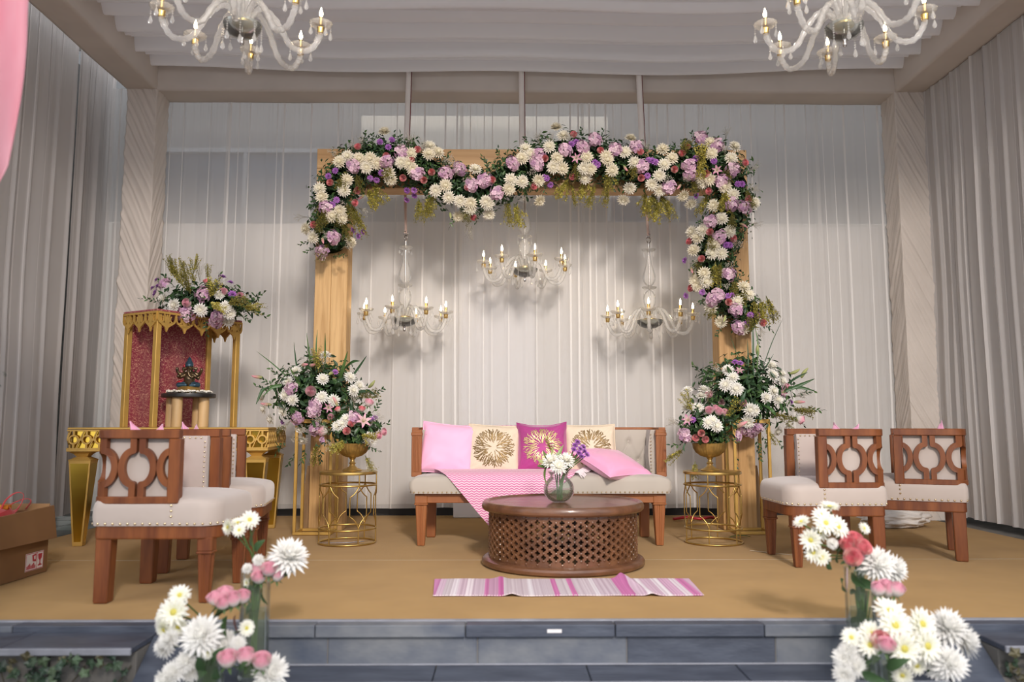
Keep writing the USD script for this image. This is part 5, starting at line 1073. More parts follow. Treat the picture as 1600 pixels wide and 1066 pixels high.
FL = crop(460, 190, 4.633, 'W:390,260 330,300 470,275 550,270 600,305 520,335 380,425 360,500 190,490 205,550 325,650 270,690 340,705 100,780 145,840 395,880 655,90 690,370 700,415 775,300 840,240 830,310 975,190 970,245 1035,235 1025,500 1095,465 1120,550 1200,575 1275,590 1270,630 1190,675 1385,580 1310,360 860,350;H:430,330 230,630 280,840 205,945 780,225 670,290 885,380 1090,380 1195,350 1285,470 1370,440;R:465,195 665,255 890,215 265,448 450,497 425,588 995,372 940,425 790,405 1255,485 1300,680 150,750 850,290;V:620,155 705,140 680,190 630,370 595,420 545,410 305,570 275,605 250,400 415,790 485,800 450,830 820,495 870,495 875,530 820,560 300,360 660,360;L:505,530 205,840 1125,660;G:600,500 430,660 455,720 900,620 1000,570 560,540 960,600;S:505,130 560,140 775,130 850,170 90,880 130,930 350,970 300,980 1385,310 1100,270 520,420 920,320 1145,720;M:430,190 60,690 860,150 500,640 1280,800 1120,310 330,610 440,780;g:230,930 390,640')
FL += crop(720, 180, 4.633, 'W:470,255 440,320 510,290 690,105 740,160 640,235 695,315 665,380 735,385 910,310 890,385 940,390 1050,300 1060,330 1095,400 1185,275 1225,185 1255,350 1225,525 1180,600 1380,500 440,480 360,470 345,535 195,640 200,710 560,610 900,450 560,470;H:375,355 560,290 555,360 750,255 880,240 965,185 1115,255 1265,240 1310,380 180,475 255,570 85,510;R:610,318 815,155 1010,265 1295,280 810,437 1305,455 522,510 230,478 50,530 97,722;V:835,200 800,215 970,345 990,360 620,455 645,500 600,450 1360,330 1350,440;X:835,315;L:370,430 1180,365;G:340,680 410,700 760,520 900,500 960,560 1060,540 1060,450 800,550;S:280,290 180,340 500,215 590,215 880,150 1030,160 600,510 460,560 120,740;M:560,180 660,190 780,180 60,800 1340,250 520,400')
FL += crop(980, 180, 4.846, 'W:625,220 635,300 780,335 805,250 340,335 280,380 240,460 180,520 245,565 415,600 475,655 570,510 630,490 740,545 800,605 660,690 715,790 950,670 770,885 500,890 575,880 540,930 655,985 640,1050 710,1050 510,1030 270,270 550,470;H:555,180 680,240 470,380 310,545 800,415 715,500 790,680 880,700 630,815 700,930 480,440;R:455,250 355,415 595,440 630,575 880,370 105,480 905,640 630,890 795,935 485,965 415,300;V:190,350 215,360 160,460 520,330 655,350 865,525 835,525 535,615 775,985 745,985;X:680,420;L:405,525 850,820;G:570,330 590,650 740,610 180,660 240,700 300,690 130,640 560,370;S:410,240 500,180 600,165 780,470 750,390 360,270 480,570 580,830 890,830 840,480;M:750,150 950,400 950,570 950,830 840,970 300,470 740,270;g:210,640 270,640')
FL += crop(1040, 370, 5.612, 'W:340,320 365,395 270,390 405,620 490,740 675,450 715,515 620,570 680,800 290,430;H:545,330 460,510 410,545 620,640 640,790;R:320,200 240,455 550,575 845,755;V:180,210 545,525 580,520 740,690 795,690 720,755 325,485 190,515;L:525,690 225,265;G:430,300 850,620 900,600 780,620;S:560,260 700,420 890,800 600,390 640,380 470,830 800,900 330,560 390,180;M:920,690 540,450 830,830 300,580;g:470,290 930,640')
for _ in range(46):                               # airy filler between the blooms
    i = fr.randrange(len(spine) - 1); t = fr.random(); q = spine[i] + (spine[i + 1] - spine[i]) * t; a = fr.uniform(0, 6.28); FL.append(('M' if fr.random() < .6 else 'g', q[0] + q[2] * .8 * math.cos(a), q[1] + q[2] * .8 * math.sin(a)))
seen = []
for k, px, py, *_ in FL:
    if any(abs(px - a) < 3 and abs(py - b_) < 3 and k == c for c, a, b_ in seen): continue
    seen.append((k, px, py)); p, n = on_garland(px, py)
    if k in 'Gg': n = np.array([n[0] * .6 + fr.gauss(0, .15), -.35, -1.0 if py > 250 else .2])
    if k in 'SM': n = n * [1.9, .5, 1.9] + [0, -.1, .15]
    if k == 'L': n = np.array([fr.gauss(0, .35), -.5, -.75])
    if k in 'GgSM': n = np.array(n, float) / np.linalg.norm(n); p = p - n * {'G': .085, 'g': .07, 'S': .055, 'M': .05}[k] + (0, -.01, 0)
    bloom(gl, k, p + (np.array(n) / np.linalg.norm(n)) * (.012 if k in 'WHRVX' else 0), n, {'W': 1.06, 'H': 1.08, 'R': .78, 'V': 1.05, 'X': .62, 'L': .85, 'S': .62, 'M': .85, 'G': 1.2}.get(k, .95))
r = random.Random(21); b = B(); pts, nr = [], []
for k in range(7000):
    i = r.randrange(len(SP) - 1); t = r.random(); c = SP[i] + (SP[i + 1] - SP[i]) * t; a = r.gauss(0, 1.1); q = c[3] * r.uniform(.60, .98) * (.92 if r.random() < .85 else 1.12); T = (SP[i + 1] - SP[i])[:3]; T /= np.linalg.norm(T); u = np.array([0, -1.0, 0]); w = np.cross(T, u); n = u * math.cos(a) + w * math.sin(a); pts.append(c[:3] + n * q * [1, .85, 1]); nr.append(n)
leaf_cloud(b, pts, nr, r); put(gl, 'foliage', b, 'leaf', False, kind='stuff', label='mass of small dark green leaves')
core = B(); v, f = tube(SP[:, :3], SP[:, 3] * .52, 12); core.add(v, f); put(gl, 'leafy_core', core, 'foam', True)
# ------------------------------------------------------------------ bouquets on stands, in urns and on the shrine
def bouquet(name, label, c, R, FLs, nleaf, blades=(), ysq=.75, core=.5, group=None, face=.55, stems=None, wpx=1.0, cat='flower arrangement', cut=None):
    """a rounded arrangement about c with radii R; its flowers stand where FLs puts them on the front of that round"""
    t = thing(name, label, cat, (0, 0, 0), 0, group); c = np.array(c, float); R = np.array(R, float)
    for k, px, py, *o in FLs:
        q = at(px, py, c[1]); d = np.hypot((q[0] - c[0]) / R[0], (q[2] - c[2]) / R[2]); m = min(d, .98); y = c[1] - R[1] * math.sqrt(1 - m * m); p = at(px, py, y)
        n = np.array([(p[0] - c[0]) / R[0] * .8, -math.sqrt(1 - m * m) * .8 - .3, (p[2] - c[2]) / R[2] * .8 + .2])
        if k == 'L': n = n * [1.4, .5, 1.2]
        if k in 'SMGg': n = n * [1.6, .5, 1.5]
        s = o[0] if o else 1.0; kw = {}
        if len(o) > 1: n = np.array(o[1:4])
        bloom(t, k, p, n, s * {'N': .95, 'H': .98, 'R': .78, 'P': .80, 'X': .75, 'D': 1.0, 'S': .68}.get(k, 1.0) * wpx)
    for pts, w_ in blades:
        q = spline([at(px, py, y) for px, py, y in pts], 5); tt = np.linspace(0, 1, len(q)); s = np.array([1.0, 0, 0]) * (1 if abs(q[-1][2] - q[0][2]) > abs(q[-1][0] - q[0][0]) else 0) + np.array([0, 0, 1.0]) * (0 if abs(q[-1][2] - q[0][2]) > abs(q[-1][0] - q[0][0]) else 1); hw = (w_ * np.sin(PI * np.clip(.25 + .73 * tt, 0, 1)) ** .8)[:, None]; cc = np.array(fr.choice(GREENS)) * 1.5
        put(t, 'long_leaf', B().grid(np.stack([q - s * hw, q + (0, hw.max() * .5, 0), q + s * hw], 1), c=cc), 'leaf', True)
    r = random.Random(len(label)); b = B(); pts, nr = [], []
    for k in range(nleaf):
        n = np.array([r.gauss(0, 1), r.gauss(0, 1), r.gauss(0, 1)]); n /= np.linalg.norm(n); q = r.uniform(.55, .95) if r.random() < .9 else 1.06; p = c + n * R * q
        if cut and p[2] < cut: continue
        pts.append(p); nr.append(n)
    leaf_cloud(b, pts, nr, r, Ln=(.035, .075), w=.42); put(t, 'foliage', b, 'leaf', False, kind='stuff', label='mass of dark green leaves')
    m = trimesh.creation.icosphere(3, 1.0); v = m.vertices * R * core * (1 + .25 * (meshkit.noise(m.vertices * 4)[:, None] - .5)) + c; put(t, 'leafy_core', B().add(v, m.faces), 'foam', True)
    for s0, s1, rr in (stems or ()): put(t, 'stem', B().tube([s0, (np.array(s0) + s1) / 2 + (.004, 0, 0), s1], rr, 7, c=(.05, .09, .03)), 'leaf', True)
    return t
big = 'large bouquets on the gold stands'; small = 'small bouquets in the gold urns'
LF = crop(390, 500, 2.881, 'N:330,268 195,360 165,340 325,350 378,362 155,410 70,400 65,350 100,445 230,485 215,530 240,535 450,262 465,320 490,300 340,165 210,235 175,280;H:285,410 215,440 295,490 190,310 300,385;P:280,325,1.5 365,433;V:385,235 150,460;G:140,485 300,550 310,235;g:480,345 170,470;S:150,265 120,300 160,545 210,590 250,580 320,570 95,320 130,500 540,330 270,200;M:330,230 190,450;L:100,382,1,-.9,-.3,.2 60,258,1,-1,-.2,.05 235,205,1.1,.5,-.5,.1 270,205,1.1,.5,-.5,.0 535,305,1,.7,-.4,.6 375,240,1,-.1,-.6,-.2;X:355,395,.8')
ar_y = 6.16
bouquet('flower_arrangement', 'large white and pink bouquet on the gold stand left of the sofa', (-1.44, 6.16, 1.06), (.37, .22, .29), LF, 1500, group=big, blades=[
    ([(460, 600, 6.1), (430, 572, 6.05), (401, 549, 6.0)], .006), ([(474, 620, 6.1), (464, 575, 6.05), (459, 535, 6.0)], .007), ([(489, 600, 6.1), (484, 560, 6.08), (479, 520, 6.05)], .007), ([(495, 590, 6.12), (494, 545, 6.1), (496, 515, 6.1)], .006), ([(508, 580, 6.1), (508, 545, 6.05), (508, 520, 6.0)], .006),
    ([(528, 600, 6.1), (536, 575, 6.0), (543, 549, 5.95)], .013), ([(548, 592, 6.05), (562, 572, 6.0), (573, 556, 5.95)], .010), ([(536, 578, 6.1), (550, 566, 6.0), (562, 564, 5.98)], .012), ([(478, 610, 6.1), (462, 590, 6.0), (452, 573, 5.95)], .010),
    ([(430, 605, 6.0), (412, 608, 5.98), (400, 632, 5.96)], .016), ([(440, 602, 6.0), (424, 606, 5.98), (411, 620, 5.96)], .014), ([(560, 612, 6.0), (578, 612, 5.98), (590, 622, 5.96)], .010), ([(520, 610, 6.0), (528, 600, 5.9), (530, 594, 5.9)], .016), ([(430, 690, 6.0), (436, 698, 5.98), (443, 703, 5.96)], .004)],
    stems=[((-1.44, 6.18, .872), (-1.44, 6.17, 1.0), .03)])
SF = crop(390, 500, 2.881, 'N:400,480,1.1 435,450 420,470 535,530 545,545;R:460,470 440,502,1.1 505,405 400,405,.9;P:337,503,1.3 575,520 597,505 535,378,1.2;M:355,470 470,400 410,545 540,470 380,500;X:510,460,1.25;S:560,490 440,400 375,545 480,540 530,560 550,420;G:520,610,.8,.5,-.2,-1 500,520 430,545;H:470,440 330,540,.6;V:565,440 555,450;L:395,390')
bouquet('flower_arrangement', 'small rose and lily bouquet in the urn left of the sofa', (-1.07, 5.69, .79), (.19, .17, .145), SF, 420, group=small, core=.55, cut=.70, wpx=.9, blades=[([(570, 655, 5.6), (585, 660, 5.58), (596, 668, 5.56)], .010)])
RF = crop(1050, 530, 3.046, 'N:265,150 255,220,1.1 290,185 305,240,1.15 470,135,1.2 475,175,1.1 515,170 445,280 500,290 370,335,1.1 360,390,1.15 497,435 550,400 480,250 520,205 390,340;H:350,430 385,435 410,420,.8;P:237,302 335,302,1.1 605,380,1.2 535,230,1.1 180,265;V:325,115 300,110 565,300;X:520,255,.8 320,155,.7;g:470,350 560,330;G:580,335,.7 440,420,.8;S:150,170 400,500 405,470 310,560 500,480 600,260 640,330 430,460 560,370 260,290 210,210;L:410,80,1.1,0,-.2,1 615,185,1.1,.6,-.3,.8 560,165,1,.8,-.4,.4 580,300;M:570,275 240,180')
bouquet('flower_arrangement', 'large white and violet bouquet on the gold stand right of the sofa', (1.86, 6.16, 1.07), (.38, .22, .30), RF, 1700, group=big, blades=[
    ([(1168, 620, 6.1), (1169, 570, 6.1), (1168, 530, 6.1)], .007), ([(1176, 610, 6.1), (1177, 550, 6.1), (1176, 498, 6.1)], .008), ([(1182, 600, 6.1), (1184, 540, 6.1), (1180, 510, 6.12)], .006), ([(1192, 575, 6.1), (1206, 536, 6.1), (1223, 498, 6.1)], .004), ([(1160, 580, 6.1), (1150, 550, 6.1), (1140, 522, 6.1)], .003),
    ([(1225, 612, 6.0), (1250, 602, 5.98), (1273, 592, 5.96)], .014), ([(1232, 606, 6.0), (1252, 606, 5.98), (1273, 611, 5.96)], .012), ([(1230, 600, 6.05), (1245, 590, 6.0), (1262, 582, 5.98)], .010), ([(1180, 588, 6.1), (1195, 575, 6.0), (1209, 553, 5.95)], .006), ([(1190, 630, 6.0), (1205, 640, 5.9), (1212, 650, 5.9)], .018), ([(1130, 578, 6.1), (1115, 588, 6.0), (1100, 586, 6.0)], .008), ([(1150, 595, 6.0), (1140, 580, 5.95), (1136, 572, 5.92)], .016), ([(1165, 640, 5.95), (1160, 625, 5.9), (1166, 610, 5.9)], .018), ([(1130, 590, 6.05), (1112, 580, 6.0), (1096, 573, 6.0)], .003)],
    stems=[((1.89, 6.18, .872), (1.88, 6.17, 1.0), .03)])
QF = crop(1050, 530, 3.046, 'N:140,275 150,245 75,250 70,330 125,330 170,400 210,415,1.1 190,390;P:175,345,1.15 220,350,1.15 250,355,1.1 205,335;R:115,468 140,448 158,475;X:80,390,1.0 300,440,1.0;L:295,425,1.4,.9,-.5,.5;H:60,450 70,470,.8 310,465,.8;S:260,420 90,420 240,470 60,490 130,370;G:100,350 250,380 60,520 110,580,.8,-.1,-.2,-1;M:45,410 170,300;V:100,385')
bouquet('flower_arrangement', 'small white and rose bouquet in the urn right of the sofa', (1.445, 5.68, .80), (.20, .17, .17), QF, 420, group=small, core=.55, cut=.70, wpx=.9, blades=[([(1072, 690, 5.6), (1068, 700, 5.58), (1070, 706, 5.56)], .006)])
HF = crop(180, 390, 3.552, 'N:275,280,1.2 335,310,1.15 475,335,1.1 635,355 610,320 575,255,.8 625,395;H:395,355,1.2 490,250,1.1 280,190 565,370 560,400 380,360,.9;P:405,298,1.2 690,262 600,240;R:510,185;V:240,205,1.2 225,235 232,170 210,215 600,155 640,185 570,195 650,250,1.3 590,150 220,250;G:320,140,.8,-.1,-.2,1 435,135,.8,.15,-.2,1 515,170,.65,.1,-.2,1 400,180 440,200 540,310 700,320 380,210 350,170 530,270;S:240,290 330,210 300,240 440,340 690,360 740,270,1.2,.9,-.3,.3 750,350,1.2,.9,-.3,-.15 640,290 560,220 500,390;M:560,230 470,180;g:620,300 420,250')
bouquet('flower_arrangement', 'mixed bouquet with violet asters lying on top of the shrine canopy', (-2.235, 5.95, 1.735), (.36, .24, .15), HF, 900, core=.62, cut=1.65)
# ------------------------------------------------------------------ bowl vase on the coffee table
vx, vy, vz = .328, 4.83, .3625
bv = thing('bowl_vase', 'round clear glass bowl vase half filled with water on the coffee table', 'vase', (vx, vy, vz))
put(bv, 'glass', B().lathe([(.001, .0008), (.040, .001), (.066, .016), (.088, .048), (.093, .080), (.084, .114), (.062, .140), (.052, .150), (.056, .168), (.066, .180), (.063, .180), (.052, .169), (.048, .151), (.058, .139), (.080, .113), (.089, .080), (.084, .050), (.063, .020), (.040, .006), (.001, .005)], 48), 'vase_glass', True)
put(bv, 'water', B().lathe([(.001, .0065), (.040, .007), (.062, .021), (.083, .050), (.0875, .078), (.001, .078)], 40), 'water', 40)
def loose(name, label, cat, kinds, root, leaves=(), group=None, stemcol=(.10, .17, .05), gather=None):
    """a cut stem (or a small tied bunch) standing in a vase: kinds = (kind, head position, facing, scale); stems run down to root"""
    t = thing(name, label, cat, tuple(root), 0, group); root = np.array(root, float)
    for k, p, n, s in kinds:
        p = np.array(p, float); g = np.array(gather, float) if gather is not None else (root + p) / 2 + (0, 0, -.02)
        q = spline([root + [fr.uniform(-.012, .012), fr.uniform(-.012, .012), 0], g + [fr.uniform(-.01, .01), 0, 0], p - np.array(n) / np.linalg.norm(n) * .01 * s], 5) - root
        put(t, 'stem', B().tube(q, .0032, 6, c=stemcol), 'leaf', True); bloom(t, k, p - root, n, s * (.62 if k in 'RP' else .9 if k == 'D' else .95))
    for p, n, Ln, w_, c in leaves:
        n = np.array(n, float); n /= np.linalg.norm(n); P, C = leaf_P(Ln, w_, -.7, c, np.array(c) * 1.3, n=7); F = face_to(n); M = np.stack([F[:, 2], F[:, 1], -F[:, 0]], 1); put(t, 'leaf', B().grid(P @ M.T + (np.array(p) - root), c=C), 'leaf', True)
    return t
rt = (vx, vy, vz + .012); ga = (vx, vy, vz + .150)
loose('chrysanthemum_bunch', 'bunch of white chrysanthemums in the bowl vase on the coffee table', 'flowers', [('N', (vx - .045, vy - .05, .60), (-.3, -.6, .75), 1.15), ('N', (vx + .035, vy - .06, .605), (.3, -.6, .75), 1.15), ('N', (vx - .005, vy - .085, .575), (0, -.9, .4), 1.05), ('N', (vx + .0, vy + .03, .61), (0, .1, 1), 1.1)], (vx, vy, vz + .012), gather=ga)
loose('statice_bunch', 'purple statice sprig leaning right in the bowl vase on the coffee table', 'flowers', [('V', (vx + x, vy + y, z), (x * 3, -.6, .6), .85) for x, y, z in ((.10, .0, .70), (.13, -.02, .68), (.155, 0, .665), (.12, -.03, .655), (.15, .02, .69), (.135, -.03, .635), (.17, -.01, .645), (.115, .01, .72), (.09, -.02, .675))], (vx + .01, vy, vz + .012), gather=(vx + .03, vy, vz + .155))
VG = (.42, .45, .20)
loose('variegated_leaf_spray', 'spray of variegated green and cream leaves in the bowl vase on the coffee table', 'leaves', [('G', (vx - .04, vy, .655), (-.3, -.2, 1), .6)], (vx - .012, vy, vz + .012), gather=(vx - .02, vy, vz + .15), leaves=[((vx - .03, vy - .01, .575), d, l, .026, c) for d, l, c in (((-.9, -.3, .35), .14, VG), ((-.6, -.3, .7), .15, (.14, .20, .06)), ((-.2, -.2, 1), .16, VG), ((.35, -.1, .9), .15, (.18, .24, .08)), ((-1, -.2, .05), .12, (.10, .17, .05)), ((.6, -.2, .6), .13, VG))] + [((vx - .075, vy - .03, .575), (-.25, -.4, -.9), .13, .03, (.13, .20, .06)), ((vx - .085, vy - .02, .565), (-.1, -.3, -1), .11, .024, VG)])
# ------------------------------------------------------------------ tall glass vases and loose flowers on the steps
def tall_vase(label, loc, r=.058, h=.42):
    t = thing('cylinder_vase', label, 'vase', loc, 0, 'tall glass vases on the steps'); put(t, 'glass', B().lathe([(.001, .001), (r * .96, .001), (r, .006), (r, h), (r - .004, h), (r - .004, .016), (.001, .014)], 40), 'vase_glass', 50)
    put(t, 'water', B().lathe([(.001, .0175), (r - .0055, .0175), (r - .0055, h * .62), (.001, h * .62)], 36), 'water', 50); return t
va = tall_vase('tall clear glass vase on the step at the left, with chrysanthemum and roses', (-.985, 3.24, -.1645))
copy(va, 'cylinder_vase', (1.42, 3.24, -.1645), 0, 'tall clear glass vase on the step at the right, with daisies and roses')
copy(va, 'cylinder_vase', (-1.10, 3.075, -.3295), 0, 'tall clear glass vase on the lower step at the left, under the front bunch')
copy(va, 'cylinder_vase', (1.46, 3.075, -.3295), 0, 'tall clear glass vase on the lower step at the right, under the front bunch')
def H_(px, py, y): return tuple(at(px, py, y))
def greens(label, root, r0, n, seed):
    t = thing('stem_bundle', label, 'stems', tuple(root)); r = random.Random(seed)
    for k in range(n):
        a, q, z1 = r.uniform(0, 6.28), r.uniform(.2, .8) * r0, r.uniform(.24, .40); put(t, 'stem', B().tube([(q * math.cos(a + 2.6), q * math.sin(a + 2.6), 0), (.3 * q * math.cos(a), .3 * q * math.sin(a), z1 / 2), (q * math.cos(a), q * math.sin(a), z1)], r.uniform(.0026, .004), 6, c=np.array((.09, .16, .04)) * r.uniform(.7, 1.3)), 'leaf', True)
        if k % 2: P, C = leaf_P(.07, .024, -.6, (.05, .10, .03), (.07, .13, .04)); F = face_to((math.cos(a), math.sin(a), .3), roll=a); put(t, 'leaf', B().grid(P @ F.T + (q * math.cos(a) * .6, q * math.sin(a) * .6, z1 * r.uniform(.7, .95)), c=C), 'leaf', True)
def lf(px, py, y, n, Ln=.09, w_=.035, c=(.04, .085, .03)): return (at(px, py, y), n, Ln, w_, c)
def step_bunch(name, label, cat, spec, root, y, leaves=(), top=.23, group=None):
    loose(name, label, cat, [(k, H_(px, py, y + dy), n, s) for k, px, py, dy, n, s in [(q[0], q[1], q[2], q[3], (q[4][0] * .7, q[4][1] * .55, abs(q[4][2]) + .45), q[5]) if q[0] == 'P' else q for q in spec]], root, leaves=leaves, gather=(root[0], root[1], top), group=group)
f_ = (0, -.9, .45)
greens('green cut stems filling the upper left vase', (-.985, 3.24, -.145), .045, 14, 1); greens('green cut stems filling the upper right vase', (1.42, 3.24, -.145), .045, 14, 2)
# left, upper vase
R1 = (-.985, 3.24, -.145)
step_bunch('chrysanthemum_bunch', 'big white pompon chrysanthemum leaning right in the upper left vase', 'flowers', [('O', 450, 874, 0, (.35, -.6, .75), 1.65)], R1, 3.2)
step_bunch('rose_bunch', 'pink edged roses at the rim of the upper left vase', 'flowers', [('P', 405, 905, -.03, f_, 1.25), ('P', 420, 893, -.05, f_, 1.3), ('P', 433, 902, -.02, (.4, -.8, .4), 1.2), ('P', 402, 893, .02, (-.4, -.7, .5), 1.2), ('P', 428, 887, .02, (.1, -.6, .8), 1.2)], R1, 3.2, [lf(432, 900, 3.2, (.7, -.4, .3)), lf(398, 918, 3.2, (-.5, -.6, -.1), .08), lf(410, 920, 3.15, (.2, -.7, -.6), .08)])
step_bunch('daisy_bunch', 'tall spray of small white daisies rising left from the upper left vase', 'flowers', [('D', 357, 824, 0, (-.7, -.7, .1), .85), ('D', 372, 818, .03, (-.1, -.5, .85), .8), ('D', 390, 813, 0, (.3, -.8, .5), .95), ('D', 374, 829, -.03, f_, .7)], R1, 3.2, [lf(394, 855, 3.2, (0, -.3, 1), .10, .04, (.05, .10, .045)), lf(398, 862, 3.2, (.4, -.4, .6), .07)], top=.24)
step_bunch('bud_bunch', 'white buds at the left of the upper left vase', 'flowers', [('D', 386, 911, -.02, (-.6, -.7, -.1), .5), ('O', 387, 889, -.01, (-.2, -.8, .5), .45), ('O', 404, 876, 0, (.1, -.7, .6), .5)], R1, 3.2)
# left, lower bunch
R2 = (-1.10, 3.075, -.31)
step_bunch('chrysanthemum_bunch', 'white chrysanthemum in the middle of the lower left bunch', 'flowers', [('O', 317, 995, -.05, f_, 1.5), ('O', 348, 1004, .0, (.4, -.8, .2), 1.0), ('D', 325, 1018, -.06, (0, -1, .1), .7)], R2, 2.9, top=.03)
step_bunch('daisy_bunch', 'large white daisies at the upper left of the lower left bunch', 'flowers', [('D', 272, 957, 0, (-.1, -.95, .3), 1.35), ('D', 255, 962, .02, (-.7, -.6, .3), 1.1), ('D', 281, 931, .03, (.1, -.7, .5), 1.0), ('D', 258, 984, -.02, (-.5, -.8, -.2), 1.1), ('D', 279, 979, .0, (.1, -.9, -.2), 1.0)], R2, 2.9, top=.03)
step_bunch('rose_bunch', 'pink edged roses standing tallest in the lower left bunch', 'flowers', [('P', 338, 938, 0, (-.3, -.7, .6), 1.25), ('P', 352, 930, .02, (0, -.5, .85), 1.2), ('P', 365, 940, -.02, f_, 1.3), ('P', 379, 936, .02, (.4, -.7, .5), 1.2), ('P', 350, 944, -.03, (-.1, -.9, .35), 1.2)], R2, 2.9, [lf(355, 962, 2.9, (-.1, -.4, -.9), .08, .04), lf(368, 960, 2.9, (.1, -.4, -.9), .08, .04, (.08, .02, .02))], top=.06)
step_bunch('rose_bunch', 'three pink roses low at the front of the lower left bunch', 'flowers', [('P', 356, 1034, 0, (-.1, -.8, .6), 1.45), ('P', 384, 1031, .0, (0, -.8, .6), 1.45), ('P', 408, 1037, .0, (.2, -.8, .5), 1.4)], (-1.07, 3.075, -.31), 2.8, top=-.02)
step_bunch('rose_bunch', 'creamy white roses at the lower left corner of the lower left bunch', 'flowers', [('O', 292, 1035, 0, (.1, -.8, .5), .85), ('O', 272, 1052, -.02, (-.2, -.8, .4), .85), ('O', 262, 1062, -.03, (-.4, -.8, .2), .85), ('O', 300, 1050, .02, f_, .8), ('O', 262, 1010, .02, (-.6, -.7, .3), .9), ('O', 268, 1000, .0, (-.5, -.8, .3), .8)], (-1.12, 3.075, -.31), 2.85, [lf(310, 1060, 2.85, (.2, -.6, .3), .10), lf(330, 1040, 2.85, (.3, -.5, .6), .11), lf(322, 1052, 2.85, (-.3, -.5, .7), .10), lf(300, 1020, 2.85, (.1, -.4, .9), .10)], top=-.02)
step_bunch('chrysanthemum_bunch', 'white chrysanthemum at the right end of the lower left bunch', 'flowers', [('O', 420, 1052, 0, (.6, -.7, .3), 1.35), ('D', 385, 982, .03, (.6, -.7, .2), .75), ('O', 372, 1006, .02, (.3, -.8, .2), .6)], (-1.08, 3.075, -.31), 2.85, [lf(375, 1052, 2.8, (.2, -.6, .5), .09), lf(345, 1060, 2.8, (-.2, -.6, .5), .09)], top=-.01)
# right, upper vase
R3 = (1.42, 3.24, -.145)
step_bunch('chrysanthemum_bunch', 'big white pompon chrysanthemum leaning right in the upper right vase', 'flowers', [('O', 1370, 884, 0, (.1, -.85, .5), 1.5), ('O', 1392, 890, .01, (.5, -.75, .4), 1.25), ('O', 1352, 880, .04, (-.2, -.6, .7), 1.2)], R3, 3.2)
step_bunch('rose_bunch', 'bright pink roses in the middle of the upper right vase', 'flowers', [('R', 1329, 873, -.05, f_, 1.65), ('R', 1325, 853, 0, (-.3, -.7, .6), 1.5), ('R', 1345, 858, -.01, (.3, -.8, .5), 1.55), ('R', 1334, 845, .03, (0, -.5, .8), 1.4), ('P', 1340, 874, -.02, (.4, -.8, .2), 1.0)], R3, 3.2, [lf(1318, 905, 3.2, (-.4, -.6, -.3), .09, .04), lf(1340, 905, 3.2, (.3, -.6, -.2), .09, .04), lf(1330, 895, 3.15, (0, -.7, -.4), .09, .04)])
step_bunch('daisy_bunch', 'spray of white daisies arching left from the upper right vase', 'flowers', [('D', 1283, 806, 0, (-.1, -.8, .6), .95), ('D', 1296, 793, .03, (0, -.3, .95), 1.0), ('D', 1290, 818, -.03, (0, -.9, .4), 1.15), ('D', 1309, 824, 0, (.3, -.8, .4), 1.15), ('D', 1252, 816, 0, (-.5, -.4, .8), .85), ('D', 1267, 844, -.02, (-.5, -.85, .1), 1.1), ('D', 1280, 834, .02, (-.2, -.8, .5), .9), ('D', 1272, 864, -.01, (-.7, -.6, .3), 1.0), ('D', 1284, 872, -.02, (-.5, -.7, .5), .9), ('D', 1350, 826, .02, (.2, -.8, .4), .65), ('O', 1300, 850, 0, f_, .5)], R3, 3.2, [lf(1300, 890, 3.2, (-.5, -.4, .6), .08), lf(1310, 880, 3.2, (-.3, -.4, .8), .08)], top=.25)
# right, lower bunch
R4 = (1.46, 3.075, -.31)
step_bunch('rose_bunch', 'white roses edged with lilac standing tallest behind the lower right bunch', 'flowers', [('P', 1372, 924, 0, (-.1, -.8, .6), 1.25), ('P', 1387, 926, .02, (0, -.8, .6), 1.25), ('P', 1400, 925, 0, (.2, -.8, .5), 1.25), ('P', 1384, 918, .03, (0, -.5, .8), 1.1)], R4, 2.95, [lf(1378, 945, 2.95, (-.2, -.5, -.8), .07), lf(1398, 942, 2.95, (.2, -.5, -.8), .07)], top=.08)
step_bunch('daisy_bunch', 'cluster of white daisies with yellow hearts in the middle of the lower right bunch', 'flowers', [('D', 1390, 957, .02, (0, -.6, .8), 1.45), ('D', 1398, 978, -.02, (0, -.9, .4), 1.45), ('D', 1440, 976, 0, (.2, -.9, .4), 1.4), ('D', 1412, 1014, -.06, (0, -1, .1), 1.45), ('D', 1448, 1010, -.05, (.2, -.95, .2), 1.4), ('D', 1425, 1000, -.02, f_, 1.1), ('D', 1362, 992, .0, (-.3, -.8, .4), 1.2), ('D', 1360, 1008, -.03, (-.4, -.9, .1), 1.1), ('D', 1420, 988, .04, (0, -.6, .8), 1.2), ('D', 1410, 1055, -.05, (-.3, -.9, -.2), .9), ('D', 1432, 1040, -.03, (.1, -.95, -.2), .9)], R4, 2.85, [lf(1365, 1035, 2.8, (-.3, -.6, .3), .10), lf(1385, 1045, 2.8, (.2, -.6, .4), .10), lf(1440, 1045, 2.85, (.4, -.6, .3), .10), lf(1350, 1060, 2.85, (-.2, -.5, .7), .11)], top=.0)
step_bunch('rose_bunch', 'deep pink roses nestled among the daisies of the lower right bunch', 'flowers', [('R', 1374, 1003, -.03, (-.2, -.85, .4), 1.5), ('R', 1397, 1000, -.02, (.2, -.8, .5), 1.5), ('P', 1384, 1012, -.07, f_, 1.3)], R4, 2.85, top=-.0)
step_bunch('daisy_bunch', 'small white daisies at the left side of the lower right bunch', 'flowers', [('D', 1330, 997, 0, (-.3, -.8, .5), .9), ('D', 1340, 1003, .02, (0, -.9, .3), .7), ('O', 1326, 1015, 0, (-.5, -.8, .2), .7)], R4, 2.85, top=.0)
